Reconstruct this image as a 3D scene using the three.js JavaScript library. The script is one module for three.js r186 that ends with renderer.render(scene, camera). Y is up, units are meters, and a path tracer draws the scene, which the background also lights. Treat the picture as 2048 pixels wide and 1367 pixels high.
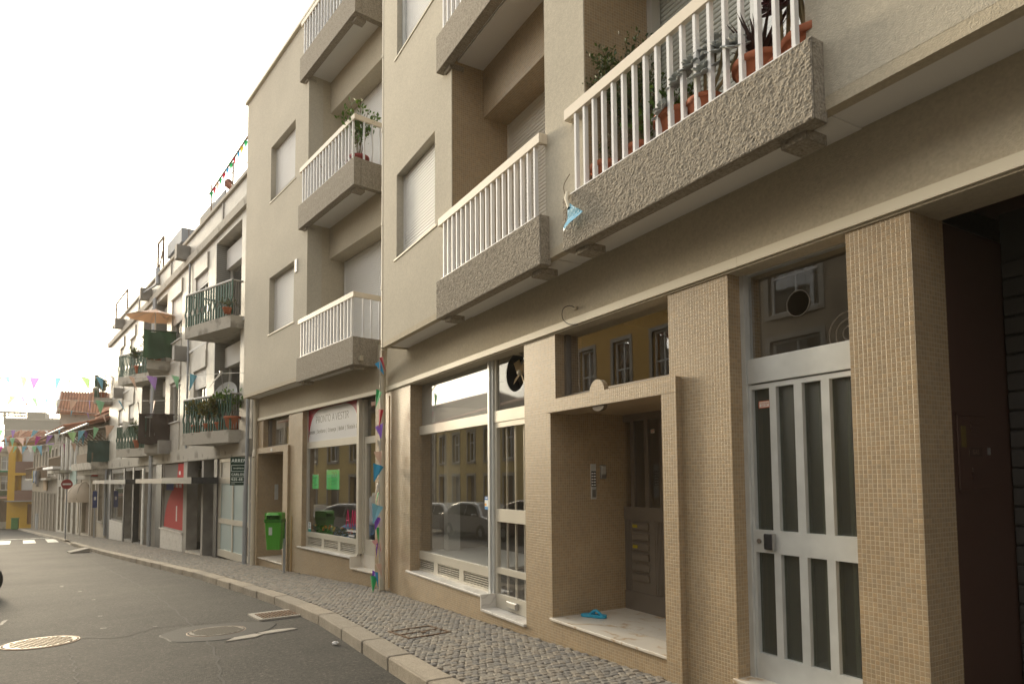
import * as THREE from 'three';
import { mergeGeometries } from 'three/addons/utils/BufferGeometryUtils.js';
import { RoundedBoxGeometry } from 'three/addons/geometries/RoundedBoxGeometry.js';
import { MarchingCubes } from 'three/addons/objects/MarchingCubes.js';

// ---------------------------------------------------------------- camera, sky, sun, exposure
const scene = new THREE.Scene();
const camera = new THREE.PerspectiveCamera(2 * Math.atan(683.5 / 1304.37) * 180 / Math.PI, 2048 / 1367, 0.05, 900);
camera.rotation.order = 'YXZ';
camera.rotation.set(0.0599065, -30.0337 * Math.PI / 180, -0.00788934);
camera.setViewOffset(2048, 1367, 0, -192.9, 2048, 1367);
camera.focus = 7.5; camera.userData.fStop = 3.2;
scene.add(camera);
const renderer = new THREE.WebGLRenderer({ antialias: true });
renderer.setSize(1024, 683);
renderer.toneMapping = THREE.LinearToneMapping;
renderer.toneMappingExposure = 2.2;
renderer.shadowMap.enabled = true;
renderer.shadowMap.type = THREE.PCFSoftShadowMap;

const SUN = new THREE.Vector3(-0.2047, 0.1736, -0.9633).normalize();
function rngOf(seed) { let a = seed >>> 0; return () => { a = (a + 0x6D2B79F5) | 0; let t = Math.imul(a ^ (a >>> 15), 1 | a); t = (t + Math.imul(t ^ (t >>> 7), 61 | t)) ^ t; return ((t ^ (t >>> 14)) >>> 0) / 4294967296; }; }
const R = rngOf(20240611);
const rr = (a, b) => a + (b - a) * R();
const clamp = (x, a = 0, b = 1) => Math.min(b, Math.max(a, x));
const mix = (a, b, t) => a + (b - a) * t;
const smooth = (a, b, x) => { const t = clamp((x - a) / (b - a)); return t * t * (3 - 2 * t); };

// tileable value noise, n cells across the unit square
function noiseField(n, seed) {
  const g = new Float32Array(n * n), r = rngOf(seed); for (let i = 0; i < n * n; i++) g[i] = r();
  return (u, v) => { const x = u * n, y = v * n, xi = Math.floor(x), yi = Math.floor(y); let fx = x - xi, fy = y - yi; fx = fx * fx * (3 - 2 * fx); fy = fy * fy * (3 - 2 * fy);
    const a = ((xi % n) + n) % n, b = (a + 1) % n, c = ((yi % n) + n) % n, d = (c + 1) % n;
    return mix(mix(g[c * n + a], g[c * n + b], fx), mix(g[d * n + a], g[d * n + b], fx), fy); };
}
function fbm(n, oct, seed) { const fs = []; for (let i = 0; i < oct; i++) fs.push(noiseField(n << i, seed + i * 17)); return (u, v) => { let s = 0, w = .5, t = 0; for (const f of fs) { s += w * f(u, v); t += w; w *= .5; } return s / t; }; }

// thin bright evening overcast: warm glow around the low sun, grey-white overhead
{
  const W = 512, H = 256, d = new Float32Array(W * H * 4);
  const c1 = fbm(4, 5, 91), dir = new THREE.Vector3();
  for (let j = 0; j < H; j++) for (let i = 0; i < W; i++) {
    const u = (i + .5) / W, v = (j + .5) / H, th = (v - .5) * Math.PI, ph = (u - .5) * 2 * Math.PI;
    dir.set(Math.cos(th) * Math.cos(ph), Math.sin(th), Math.cos(th) * Math.sin(ph));
    const ang = Math.acos(clamp(dir.dot(SUN), -1, 1)), el = Math.max(0, dir.y);
    const cl = 1 + (c1(u, v * .5) - .5) * .5 * smooth(0, .3, el);
    const wide = Math.exp(-Math.pow(ang / 1.15, 2)), core = Math.exp(-Math.pow(ang / 0.17, 2)), warm = Math.exp(-Math.pow(ang / 0.36, 2));
    const base = .36 * cl, veil = 1.55 * wide * cl;
    let r = base + veil + core * 5.0 + warm * .6, g = base * .985 + veil * .955 + core * 4.0 + warm * .46, b = base * .965 + veil * .85 + core * 2.3 + warm * .18;
    if (dir.y < -.02) { r = g = b = .12; }
    const k = (j * W + i) * 4; d[k] = r; d[k + 1] = g; d[k + 2] = b; d[k + 3] = 1;
  }
  const t = new THREE.DataTexture(d, W, H, THREE.RGBAFormat, THREE.FloatType);
  t.mapping = THREE.EquirectangularReflectionMapping; t.magFilter = t.minFilter = THREE.LinearFilter; t.wrapS = THREE.RepeatWrapping; t.needsUpdate = true;
  scene.background = t; scene.environment = t;
}
const sun = new THREE.DirectionalLight(new THREE.Color().setRGB(1, .84, .61), 1.45);
sun.position.copy(SUN).multiplyScalar(120); sun.castShadow = true; sun.shadow.radius = 20; sun.shadow.mapSize.set(2048, 2048);
Object.assign(sun.shadow.camera, { left: -60, right: 60, top: 60, bottom: -60, near: 1, far: 300 });
scene.add(sun); scene.add(sun.target);

// ---------------------------------------------------------------- textures
const enc = x => { x = clamp(x); return Math.round(255 * (x <= .0031308 ? 12.92 * x : 1.055 * Math.pow(x, 1 / 2.4) - .055)); };
function colTex(n, metres, fn, m = n, mh = metres) {
  const d = new Uint8Array(n * m * 4);
  for (let j = 0; j < m; j++) for (let i = 0; i < n; i++) { const c = fn((i + .5) / n, (j + .5) / m, i, j), k = (j * n + i) * 4; d[k] = enc(c[0]); d[k + 1] = enc(c[1]); d[k + 2] = enc(c[2]); d[k + 3] = 255; }
  const t = new THREE.DataTexture(d, n, m); t.colorSpace = THREE.SRGBColorSpace; t.wrapS = t.wrapT = THREE.RepeatWrapping; t.magFilter = THREE.LinearFilter; t.minFilter = THREE.LinearMipmapLinearFilter; t.generateMipmaps = true; t.repeat.set(1 / metres, 1 / mh); t.needsUpdate = true; return t;
}
function valTex(n, metres, fn) {
  const d = new Uint8Array(n * n * 4);
  for (let j = 0; j < n; j++) for (let i = 0; i < n; i++) { const c = Math.round(255 * clamp(fn((i + .5) / n, (j + .5) / n, i, j))), k = (j * n + i) * 4; d[k] = d[k + 1] = d[k + 2] = c; d[k + 3] = 255; }
  const t = new THREE.DataTexture(d, n, n); t.wrapS = t.wrapT = THREE.RepeatWrapping; t.magFilter = THREE.LinearFilter; t.minFilter = THREE.LinearMipmapLinearFilter; t.generateMipmaps = true; t.repeat.set(1 / metres, 1 / metres); t.needsUpdate = true; return t;
}
const mul = (c, k) => [c[0] * k, c[1] * k, c[2] * k];
const lerp3 = (a, b, t) => [mix(a[0], b[0], t), mix(a[1], b[1], t), mix(a[2], b[2], t)];
function mat(c, rough = .8, o = {}) { const m = o.phys ? new THREE.MeshPhysicalMaterial() : new THREE.MeshStandardMaterial(); m.color.setRGB(...c); m.roughness = rough; m.side = THREE.DoubleSide; const { phys, ...rest } = o; Object.assign(m, rest); return m; }
const texMat = (map, rough, o = {}) => mat([1, 1, 1], rough, { map, ...o });

const nA = fbm(4, 5, 3), nB = fbm(8, 5, 57), nC = noiseField(256, 8), nD = noiseField(128, 77), nE = fbm(32, 3, 11);
function stucco(c, amp = .1) { return colTex(512, 2.7, (u, v) => mul(c, 1 + (nA(u, v) - .5) * amp * 1.6 + (nC(u, v) - .5) * .16 + (nD(u, v) - .5) * .10)); }
const stuccoBump = valTex(512, .6, (u, v) => .5 * nD(u, v) + .35 * nC(u, v) + .15 * nB(u, v));
const M = {};
M.stucco = texMat(stucco([.515, .472, .382]), .92, { bumpMap: stuccoBump, bumpScale: .0032 });
M.lintel = texMat(stucco([.505, .445, .335]), .92, { bumpMap: stuccoBump, bumpScale: .0032 });
M.soffit = mat([.78, .77, .745], .9);
M.cream = mat([.72, .66, .52], .55);
M.rail = mat([.78, .69, .55], .45);
M.whitePaint = mat([.80, .80, .80], .4);
// mosaic: 40 small glazed squares a metre or so, each with its own tone
{
  const n = 40, r = rngOf(5), tone = new Float32Array(n * n), hue = new Float32Array(n * n); for (let i = 0; i < n * n; i++) { tone[i] = r(); hue[i] = r(); }
  const prof = (u, v) => { const x = u * n, y = v * n, fx = x - Math.floor(x), fy = y - Math.floor(y); const e = Math.min(fx, 1 - fx, fy, 1 - fy); return [smooth(.045, .085, e), (Math.floor(y) % n) * n + Math.floor(x) % n]; };
  const mk = (tile, grout) => colTex(1024, 1.06, (u, v) => { const [p, k] = prof(u, v); const c = mul([tile[0] * (1 + (hue[k] - .5) * .08), tile[1], tile[2] * (1 - (hue[k] - .5) * .12)], (.89 + .22 * tone[k]) * (1 + (nA(u, v) - .5) * .18)); return lerp3(mul(grout, 1 + (nB(u, v) - .5) * .4), c, p); });
  const bump = valTex(1024, 1.06, (u, v) => { const [p, k] = prof(u, v); return p * (.72 + .22 * tone[k]); });
  M.mosaic = texMat(mk([.360, .265, .160], [.465, .38, .265]), .42, { bumpMap: bump, bumpScale: .0013 });
}
// roughcast on the balcony fronts
{
  const w = noiseField(48, 31), w2 = noiseField(96, 32), w3 = noiseField(24, 33);
  const hgt = (u, v) => clamp(.55 * w(u, v) + .35 * w2(u, v) + .3 * (1 - Math.abs(2 * w3(u, v) - 1)) - .1);
  M.roughcast = texMat(colTex(512, .55, (u, v) => { const h = hgt(u, v); return mul([.325, .288, .232], (.55 + .8 * h) * (1 + (nC(u, v) - .5) * .3)); }), .95, { bumpMap: valTex(512, .55, hgt), bumpScale: .007 });
}
const gran = (c, k, m = 1.4, n = 512) => colTex(n, m, (u, v) => mul(c, 1 + (nC(u, v) - .5) * k + (nA(u, v) - .5) * .35 + (nE(u, v) - .5) * k * .5));
M.kerb = [[.33, .285, .225], [.29, .255, .205], [.37, .32, .25]].map(c => texMat(gran(c, .5), .85, { bumpMap: stuccoBump, bumpScale: .004 }));
M.stone = [[.235, .215, .185], [.205, .19, .168], [.27, .245, .205], [.18, .17, .155], [.25, .22, .18]].map(c => texMat(gran(c, .55, .8, 256), .8));
M.joint = texMat(gran([.185, .168, .14], .5), .95);
M.concrete = texMat(gran([.40, .37, .32], .22, 2.2), .9, { bumpMap: stuccoBump, bumpScale: .003 });
M.oldConcrete = texMat(colTex(512, 2.4, (u, v) => { const st = smooth(.52, .75, nB(u * 1, v)); return mul(lerp3([.46, .43, .37], [.19, .17, .14], st * .7), 1 + (nC(u, v) - .5) * .25); }), .92);
{ // asphalt, 9 m repeat
  const a1 = fbm(6, 4, 201), a2 = fbm(24, 4, 203), f1 = noiseField(1024, 205), f2 = noiseField(512, 206);
  M.asphalt = texMat(colTex(2048, 9, (u, v) => { const sp = f1(u, v), big = f2(u, v); let k = .25 + 1.1 * a1(u, v) + .5 * (a2(u, v) - .5) + (sp - .5) * .9 + (f2(u, v) - .5) * .9 + (big > .80 ? 1.3 * (big - .80) / .2 : 0); return mul([.040, .036, .030], k); }), .80, { bumpMap: valTex(1024, 2.25, (u, v) => .6 * f2(u, v) + .4 * f1(u, v)), bumpScale: .008 });
  M.asphaltPatch = texMat(colTex(512, 1.5, (u, v) => mul([.040, .038, .034], .75 + .5 * f2(u, v))), .75, { bumpMap: valTex(512, 1.2, (u, v) => f2(u, v)), bumpScale: .004 });
}
M.zebra = texMat(colTex(512, 1.3, (u, v) => lerp3([.16, .15, .13], [.74, .72, .66], smooth(.3, .5, .55 * nE(u, v) + .45 * nA(u, v) + .08))), .6);
M.paintWorn = texMat(colTex(512, .9, (u, v) => lerp3([.06, .055, .048], [.17, .16, .135], smooth(.46, .62, .6 * nE(u, v) + .4 * nB(u, v)))), .7);
{ // marble: pale with ochre veins
  const w = fbm(3, 5, 401), w2 = fbm(6, 5, 402);
  const vein = (u, v) => { const d = Math.abs(Math.sin(Math.PI * 2 * (u * 1 + v * 2 + (w(u, v) - .5) * 1.6))); return Math.pow(1 - d, 5); };
  M.marble = texMat(colTex(512, 1.3, (u, v) => { const a = vein(u, v) * smooth(.4, .6, w2(u, v)); return lerp3(mul([.66, .62, .545], .9 + .2 * w(u, v)), [.42, .27, .12], clamp(a * .9 + smooth(.6, .8, w2(v, u)) * .25)); }), .35);
  M.marbleGrey = texMat(colTex(512, 1.0, (u, v) => lerp3(mul([.66, .64, .60], .92 + .16 * w(u, v)), [.36, .33, .30], clamp(vein(u, v) * .55))), .4);
}
M.alu = mat([.62, .61, .57], .38, { metalness: .35, bumpMap: stuccoBump, bumpScale: .0004 });
M.aluWarm = texMat(colTex(256, 1.1, (u, v) => mul([.60, .565, .48], .93 + .14 * nA(u, v))), .42, { metalness: .2 });
M.aluGrey = texMat(colTex(256, .9, (u, v) => mul([.62, .635, .62], .86 + .28 * nB(u, v))), .4, { metalness: .25 });
M.bronze = texMat(colTex(256, .8, (u, v) => mul([.235, .205, .175], .9 + .2 * nA(u, v))), .4, { metalness: .35 });
M.slat = mat([.74, .73, .70], .5);
M.slatGreen = mat([.60, .62, .57], .5);
M.slatWarm = mat([.66, .62, .54], .55);
M.pane = mat([1, 1, 1], 0.0, { phys: true, transmission: 1, thickness: 0, ior: 1.8 });
M.paneDusty = mat([.86, .85, .80], .04, { phys: true, transmission: .9, thickness: 0, ior: 1.55 });
M.ribbed = mat([.55, .57, .50], .12, { phys: true, transmission: .93, thickness: 0, ior: 1.5, bumpMap: valTex(256, .09, (u, v) => .5 + .25 * Math.sin(u * 12 * Math.PI) + .25 * Math.sin(v * 12 * Math.PI)), bumpScale: .002 });
M.frosted = mat([.55, .68, .68], .35, { phys: true, transmission: .35, thickness: 0, ior: 1.5 });
M.dark = mat([.27, .245, .21], .9);
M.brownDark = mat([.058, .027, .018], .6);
M.black = mat([.022, .022, .023], .6);
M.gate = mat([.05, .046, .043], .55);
M.room = mat([.30, .27, .22], .9);
M.roomLight = mat([.52, .52, .47], .7);
M.terracotta = texMat(colTex(256, .5, (u, v) => mul([.40, .125, .055], .85 + .3 * nB(u, v))), .75);
M.pvc = mat([.63, .57, .45], .5);
M.pvcGrey = mat([.36, .38, .40], .5);
M.copperPipe = mat([.50, .34, .17], .5);
M.iron = texMat(colTex(256, .5, (u, v) => lerp3([.16, .12, .09], [.28, .15, .07], smooth(.45, .7, nB(u, v)))), .55, { metalness: .5 });
M.ironShine = texMat(colTex(256, .5, (u, v) => mul([.22, .175, .125], .55 + .9 * nB(u, v))), .52, { metalness: .7 }); M.ironGrey = texMat(colTex(256, .4, (u, v) => mul([.22, .20, .165], .6 + .8 * nB(u, v))), .6, { metalness: .3 });
M.steel = mat([.45, .45, .45], .35, { metalness: .8 });
M.greenPlastic = mat([.075, .34, .03], .38);
M.greenPlasticDark = mat([.03, .17, .015], .4);
M.string = mat([.62, .60, .55], .8);
const leafMat = (c, tr = .25) => mat(c, .6, { phys: true, transmission: tr, thickness: 0 });
M.leaf = [leafMat([.075, .115, .022]), leafMat([.045, .08, .018]), leafMat([.11, .15, .03])];
M.leafBright = [leafMat([.13, .24, .02]), leafMat([.08, .17, .02])];
M.leafGrey = mat([.34, .36, .35], .7);
M.leafRed = mat([.085, .018, .024], .5);
M.leafRedDark = mat([.05, .022, .02], .5);
M.stem = mat([.17, .13, .07], .85);
M.stemPale = mat([.30, .25, .14], .85);
const FL = { blue: [.03, .33, .62], green: [.02, .40, .12], lime: [.36, .58, .26], mint: [.30, .62, .38], purple: [.22, .07, .55], violet: [.42, .25, .64], red: [.52, .02, .05], pink: [.72, .38, .38], peach: [.78, .56, .45], white: [.74, .73, .70], yellow: [.70, .52, .05], magenta: [.55, .08, .38], sky: [.22, .52, .70] };
const flagMat = {}; for (const k in FL) flagMat[k] = mat(FL[k], .55, { phys: true, transmission: .3, thickness: 0 });

// ---------------------------------------------------------------- naming, things and parts
const used = new Map();
function numbered(n) { const k = used.get(n) || 0; used.set(n, k + 1); return k ? `${n}_${String(k).padStart(3, '0')}` : n; }
const shade = o => { o.traverse(m => { if (m.isMesh) { m.castShadow = true; m.receiveShadow = true; } }); return o; };
function tag(o, label, category, group, kind) { if (label) o.userData.label = label; if (category) o.userData.category = category; if (group) o.userData.group = group; if (kind) o.userData.kind = kind; return o; }
// a facade frame: s runs along the wall away from the camera, h is height over the eye, o points out into the street
function frame(x, z, azDeg) { const a = azDeg * Math.PI / 180; return { x, z, a, u: [Math.sin(a), -Math.cos(a)], n: [Math.cos(a), Math.sin(a)], turn: -Math.PI / 2 - a }; }
const W3 = (F, s, h, o) => new THREE.Vector3(F.x + F.u[0] * s - F.n[0] * o, h, F.z + F.u[1] * s - F.n[1] * o);
const FN = frame(3.6, 0, 0), FS = frame(3.6, -10.62, -8.522), FT = frame(2.55, -17.6, -9.2), FU = frame(-1.35, -41.3, -11.2), FW = { x: 0, z: 0, a: 0, u: [0, -1], n: [1, 0], turn: -Math.PI / 2 };
function thing(name, label, category, F, s, h, o, group) {
  const g = new THREE.Group(); g.name = numbered(name); g.position.copy(W3(F, s, h, o)); g.rotation.y = F.turn; tag(g, label, category, group); scene.add(g);
  return { g, s, h, o, F };
}
function loose(name, label, category, pos, turn = 0, group) { const g = new THREE.Group(); g.name = numbered(name); g.position.set(...pos); g.rotation.y = turn; tag(g, label, category, group); scene.add(g); return { g, s: 0, h: 0, o: 0 }; }
function metricUV(g) { const p = g.attributes.position, n = g.attributes.normal, uv = new Float32Array(p.count * 2);
  for (let i = 0; i < p.count; i++) { const ax = Math.abs(n.getX(i)), ay = Math.abs(n.getY(i)), az = Math.abs(n.getZ(i)); let a, b; if (ay > ax && ay > az) { a = p.getX(i); b = p.getZ(i); } else if (ax > az) { a = p.getZ(i); b = p.getY(i); } else { a = p.getX(i); b = p.getY(i); } uv[2 * i] = a; uv[2 * i + 1] = b; }
  g.setAttribute('uv', new THREE.BufferAttribute(uv, 2)); return g; }
function clean(g) { if (g.index) g = g.toNonIndexed(); for (const k of Object.keys(g.attributes)) if (!['position', 'normal', 'uv'].includes(k)) g.deleteAttribute(k); if (!g.attributes.normal) g.computeVertexNormals(); if (!g.attributes.uv) metricUV(g); g.morphAttributes = {}; return g; }
const merge = gs => gs.length === 1 ? clean(gs[0]) : mergeGeometries(gs.map(clean));
function bx(T, s0, s1, h0, h1, o0, o1, r = 0) { // box in facade coordinates, in the thing's own space
  const w = Math.abs(s1 - s0), h = Math.abs(h1 - h0), d = Math.abs(o1 - o0);
  const g = r ? new RoundedBoxGeometry(w, h, d, 1, Math.min(r, w / 2.01, h / 2.01, d / 2.01)) : new THREE.BoxGeometry(w, h, d);
  g.translate(-((s0 + s1) / 2 - T.s), (h0 + h1) / 2 - T.h, (o0 + o1) / 2 - T.o); return metricUV(clean(g));
}
const loc = (T, s, h, o) => new THREE.Vector3(-(s - T.s), h - T.h, o - T.o);
function part(T, name, geos, m, parent = T.g) { const g = Array.isArray(geos) ? merge(geos) : clean(geos); const me = new THREE.Mesh(g, m); me.name = name; me.castShadow = me.receiveShadow = true; parent.add(me); return me; }
function piece(name, geo, m, parent, x = 0, y = 0, z = 0) { const me = new THREE.Mesh(geo, m); me.name = name; me.position.set(x, y, z); me.castShadow = me.receiveShadow = true; parent.add(me); return me; }
function wallBoxes(T, s0, s1, h0, h1, o0, o1, holes) { // a wall with rectangular openings
  const S = [...new Set([s0, s1, ...holes.flatMap(q => [q[0], q[1]])])].filter(x => x >= s0 && x <= s1).sort((a, b) => a - b), out = [];
  for (let i = 0; i < S.length - 1; i++) { const a = S[i], b = S[i + 1], m = (a + b) / 2; let cuts = holes.filter(q => q[0] < m && q[1] > m).map(q => [q[2], q[3]]).sort((p, q) => p[0] - q[0]); let y = h0;
    for (const [c0, c1] of cuts) { if (c0 > y) out.push(bx(T, a, b, y, Math.min(c0, h1), o0, o1)); y = Math.max(y, c1); } if (y < h1) out.push(bx(T, a, b, y, h1, o0, o1)); }
  return out;
}
const XA = new THREE.Vector3(0, 1, 0);
function rod(a, b, r, r2 = r, n = 8) { const d = new THREE.Vector3().subVectors(b, a), L = d.length(); const g = new THREE.CylinderGeometry(r2, r, L, n); g.applyQuaternion(new THREE.Quaternion().setFromUnitVectors(XA, d.normalize())); g.translate((a.x + b.x) / 2, (a.y + b.y) / 2, (a.z + b.z) / 2); return g; }
const tube = (pts, r, seg = 20, n = 6) => new THREE.TubeGeometry(new THREE.CatmullRomCurve3(pts), seg, r, n);
function canvasTex(w, h, draw) { const c = document.createElement('canvas'); c.width = w; c.height = h; const x = c.getContext('2d'); draw(x, w, h); const t = new THREE.CanvasTexture(c); t.colorSpace = THREE.SRGBColorSpace; t.magFilter = THREE.LinearFilter; return t; }
function sheet(T, name, s0, s1, h0, h1, o, m, parent, th = .004) { // a printed sheet facing the street, uv 0..1, s0 is its left edge
  const g = new THREE.BoxGeometry(Math.abs(s1 - s0), h1 - h0, th); g.translate(-((s0 + s1) / 2 - T.s), (h0 + h1) / 2 - T.h, o - T.o); return part(T, name, g, m, parent); }
const G = z => -1.40 + .0397 * clamp(z, -125, 14);   // pavement level
scene.fog = new THREE.FogExp2(new THREE.Color().setRGB(1, .93, .78), .0014);
// ---------------------------------------------------------------- ground: road, pavement, kerb, cobbles
const KP = [[2.03, 14], [2.03, 0], [2.03, -5.36], [2.12, -8.66], [1.92, -11.1], [1.28, -15.86], [.42, -20.4], [-1.02, -27.95], [-2.45, -36.4], [-3.3, -42.6], [-5.2, -53.3], [-8.1, -70], [-11.3, -88.4], [-16, -105]];
function lineX(P, z) { for (let i = 0; i < P.length - 1; i++) if (z <= P[i][1] && z >= P[i + 1][1]) { const t = (P[i][1] - z) / (P[i][1] - P[i + 1][1]); return mix(P[i][0], P[i + 1][0], t); } return z > P[0][1] ? P[0][0] : P[P.length - 1][0]; }
const kerbX = z => (lineX(KP, z - .8) + lineX(KP, z) * 2 + lineX(KP, z + .8)) / 4;
const FP = [[3.6, 14], [3.6, -10.62], [2.6, -17.3], [2.6, -17.6], [-1.35, -41.3], [-8.6, -78], [-13, -105]];
const faceX = z => lineX(FP, z);
function strip(zs, xl, xr, y) { const p = [], idx = [], uv = []; zs.forEach((z, i) => { for (const x of [xl(z), xr(z)]) { p.push(x, y(z), z); uv.push(x, z); } if (i) { const k = 2 * i; idx.push(k - 2, k - 1, k, k - 1, k + 1, k); } }); const g = new THREE.BufferGeometry(); g.setAttribute('position', new THREE.Float32BufferAttribute(p, 3)); g.setAttribute('uv', new THREE.Float32BufferAttribute(uv, 2)); g.setIndex(idx); g.computeVertexNormals(); return g; }
const zRange = (a, b, d) => { const r = []; for (let z = a; z > b; z -= d) r.push(z); r.push(b); return r; };
const RD = .13;
{
  const zs = [200, 60, ...zRange(14, -125, 4), -180, -420];
  const road = new THREE.Mesh(strip(zs, () => -320, () => 320, z => G(z) - RD), M.asphalt); road.name = 'road'; tag(road, 'grey worn asphalt street running downhill between the houses', 'road', null, 'structure'); scene.add(shade(road));
  const pave = new THREE.Mesh(strip(zRange(14, -100, .8), z => kerbX(z) + .1, z => faceX(z) + .35, z => G(z) - .016), M.joint); pave.name = 'pavement'; tag(pave, 'narrow cobbled pavement along the right-hand house fronts', 'pavement', null, 'structure'); scene.add(shade(pave));
  // stones
  const geo = metricUV(clean(new RoundedBoxGeometry(.066, .07, .066, 1, .013)));
  camera.updateMatrixWorld(true); camera.updateProjectionMatrix();
  const P0 = new THREE.Vector3(), dummy = new THREE.Object3D(), list = [];
  const sr = rngOf(99);
  for (let z = -.6; z > -46; z -= .069) { const k = Math.round(z / .069), x0 = kerbX(z) + .255, x1 = faceX(z) - .01; let n = Math.floor((x1 - x0) / .069);
    for (let i = 0; i <= n; i++) { const x = x0 + (i + (k % 2 ? .5 : 0)) * .069 + (sr() - .5) * .016; if (x > x1 - .02) continue; list.push([x, z + (sr() - .5) * .014, sr()]); } }
  const vis = list.map((q, i) => { P0.set(q[0], G(q[1]), q[1]).project(camera); return { i, d: Math.hypot(q[0], q[1], 1.6), on: Math.abs(P0.x) < 1 && Math.abs(P0.y) < 1 && P0.z < 1 }; });
  const nearest = new Set(vis.filter(v => v.on).sort((a, b) => a.d - b.d).slice(0, 290).map(v => v.i));
  const set = (o, q) => { o.position.set(q[0], G(q[1]) - .034 + (q[2] - .5) * .007, q[1]); o.rotation.set((Math.sin(q[2] * 91) * .5) * .09 - .0397, Math.sin(q[2] * 57) * .22, Math.sin(q[2] * 133) * .05); o.scale.set(.86 + .2 * Math.abs(Math.sin(q[2] * 211)), 1, .86 + .2 * Math.abs(Math.cos(q[2] * 97))); };
  const rest = list.filter((q, i) => !nearest.has(i));
  list.forEach((q, i) => { if (nearest.has(i)) { const m = piece('paving_stone', geo, M.stone[Math.floor(q[2] * 4.99)], pave); set(m, q); } });
  M.stone.forEach((sm, k) => { const sub = rest.filter(q => Math.floor(q[2] * 4.99) === k); const im = new THREE.InstancedMesh(geo, sm, sub.length); sub.forEach((q, j) => { set(dummy, q); dummy.updateMatrix(); im.setMatrixAt(j, dummy.matrix); }); im.name = 'paving_stones'; im.userData.kind = 'stuff'; im.castShadow = im.receiveShadow = true; pave.add(im); });
  // far pavement beyond the stones that can be told apart
  const kerb = new THREE.Group(); kerb.name = 'kerb'; tag(kerb, 'row of long worn granite kerb stones along the pavement', 'kerb', null, 'structure'); scene.add(kerb);
  const kr = rngOf(41); let z = 4, seg = 0;
  const kg = [.86, .98, 1.12].map(L => metricUV(clean(new RoundedBoxGeometry(.235, .32, L - .024, 1, .02))));
  while (z > -92) { const v = Math.floor(kr() * 3), L = [.86, .98, 1.12][v], z1 = z - L * .985, xa = kerbX(z), xb = kerbX(z1), zm = (z + z1) / 2; const drop = (zm < -37.2 && zm > -40.6) ? .10 : 0;
    const m = piece('kerb_stone', kg[v], M.kerb[Math.floor(kr() * 3)], kerb, (xa + xb) / 2 + .1175 + (kr() - .5) * .012, G(zm) - .16 + (kr() - .5) * .008 - drop, zm); m.rotation.set(-Math.atan(.0397) + (kr() - .5) * .006, Math.atan2(xa - xb, z - z1), (kr() - .5) * .02); z = z1; seg++; }
}
// worn dashes and crossing
{
  const zeb = new THREE.Group(); zeb.name = 'crossing_markings'; tag(zeb, 'white painted zebra crossing stripes far down the street', 'road marking', null, 'structure'); scene.add(zeb);
  for (const [xa, xb] of [[-8.1, -7.6], [-7.05, -6.5], [-6.0, -5.45], [-4.9, -4.36], [-3.85, -3.38]]) {
    const g = strip([-41.8, -47.2], z => xa + (z + 41.8) * .12, z => xb + (z + 41.8) * .12, z => G(z) - RD + .005); piece('stripe', g, M.zebra, zeb); }
  piece('stop_line', strip([-49.3, -49.8], () => -8.2, () => -3.9, z => G(z) - RD + .005), M.zebra, zeb);
  const wm = new THREE.Group(); wm.name = 'worn_paint_marks'; tag(wm, 'scraps of worn white paint left on the asphalt', 'road marking', null, 'structure'); scene.add(wm);
  for (const [x, z, w, l] of [[-1.75, -9.2, .05, .35], [-1.6, -11.5, .05, .5], [-.42, -11.4, .05, .12], [-.35, -10.2, .07, .1], [-.6, -13.6, .05, .12], [-1.3, -16.5, .06, .25], [-.9, -15.2, .06, .16], [.25, -9.9, .05, .07]])
    piece('paint_scrap', strip([z, z - l], () => x, () => x + w, q => G(q) - RD + .004), M.paintWorn, wm);
}
{ // tar seams between old and new asphalt
  const ts = new THREE.Group(); ts.name = 'tar_seams'; tag(ts, 'thin dark tar seams running along the worn asphalt', 'road marking', null, 'structure'); scene.add(ts);
  for (const [k, pts, w] of [[1, [[.75, -3.5], [.7, -6], [.78, -8], [.6, -11], [.2, -15], [-.5, -20], [-1.6, -28]], .022], [2, [[-.45, -3.2], [-.5, -5], [-.42, -7.2], [-.6, -8.9]], .016], [3, [[1.3, -9.3], [.95, -9.75], [.3, -9.8], [-.1, -9.4], [-.55, -9.65]], .018], [4, [[1.85, -5.2], [1.5, -5.6], [.9, -5.5], [.2, -5.9]], .014]]) {
    const cv = new THREE.CatmullRomCurve3(pts.map(q => new THREE.Vector3(q[0], 0, q[1]))), n = 60, p = [], ix = []; for (let i = 0; i <= n; i++) { const a = cv.getPoint(i / n), d = cv.getTangent(i / n), ww = w * (.5 + .8 * Math.abs(Math.sin(i * 1.7 + k))), j = .02 * Math.sin(i * 2.3 * k); p.push(a.x - d.z * ww / 2 + j, G(a.z) - RD + .004, a.z + d.x * ww / 2, a.x + d.z * ww / 2 + j, G(a.z) - RD + .004, a.z - d.x * ww / 2); if (i) { const q = 2 * i; ix.push(q - 2, q - 1, q, q - 1, q + 1, q); } }
    const g = new THREE.BufferGeometry(); g.setAttribute('position', new THREE.Float32BufferAttribute(p, 3)); g.setIndex(ix); g.computeVertexNormals(); piece('seam', clean(g), M.asphaltPatch, ts); } }
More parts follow.
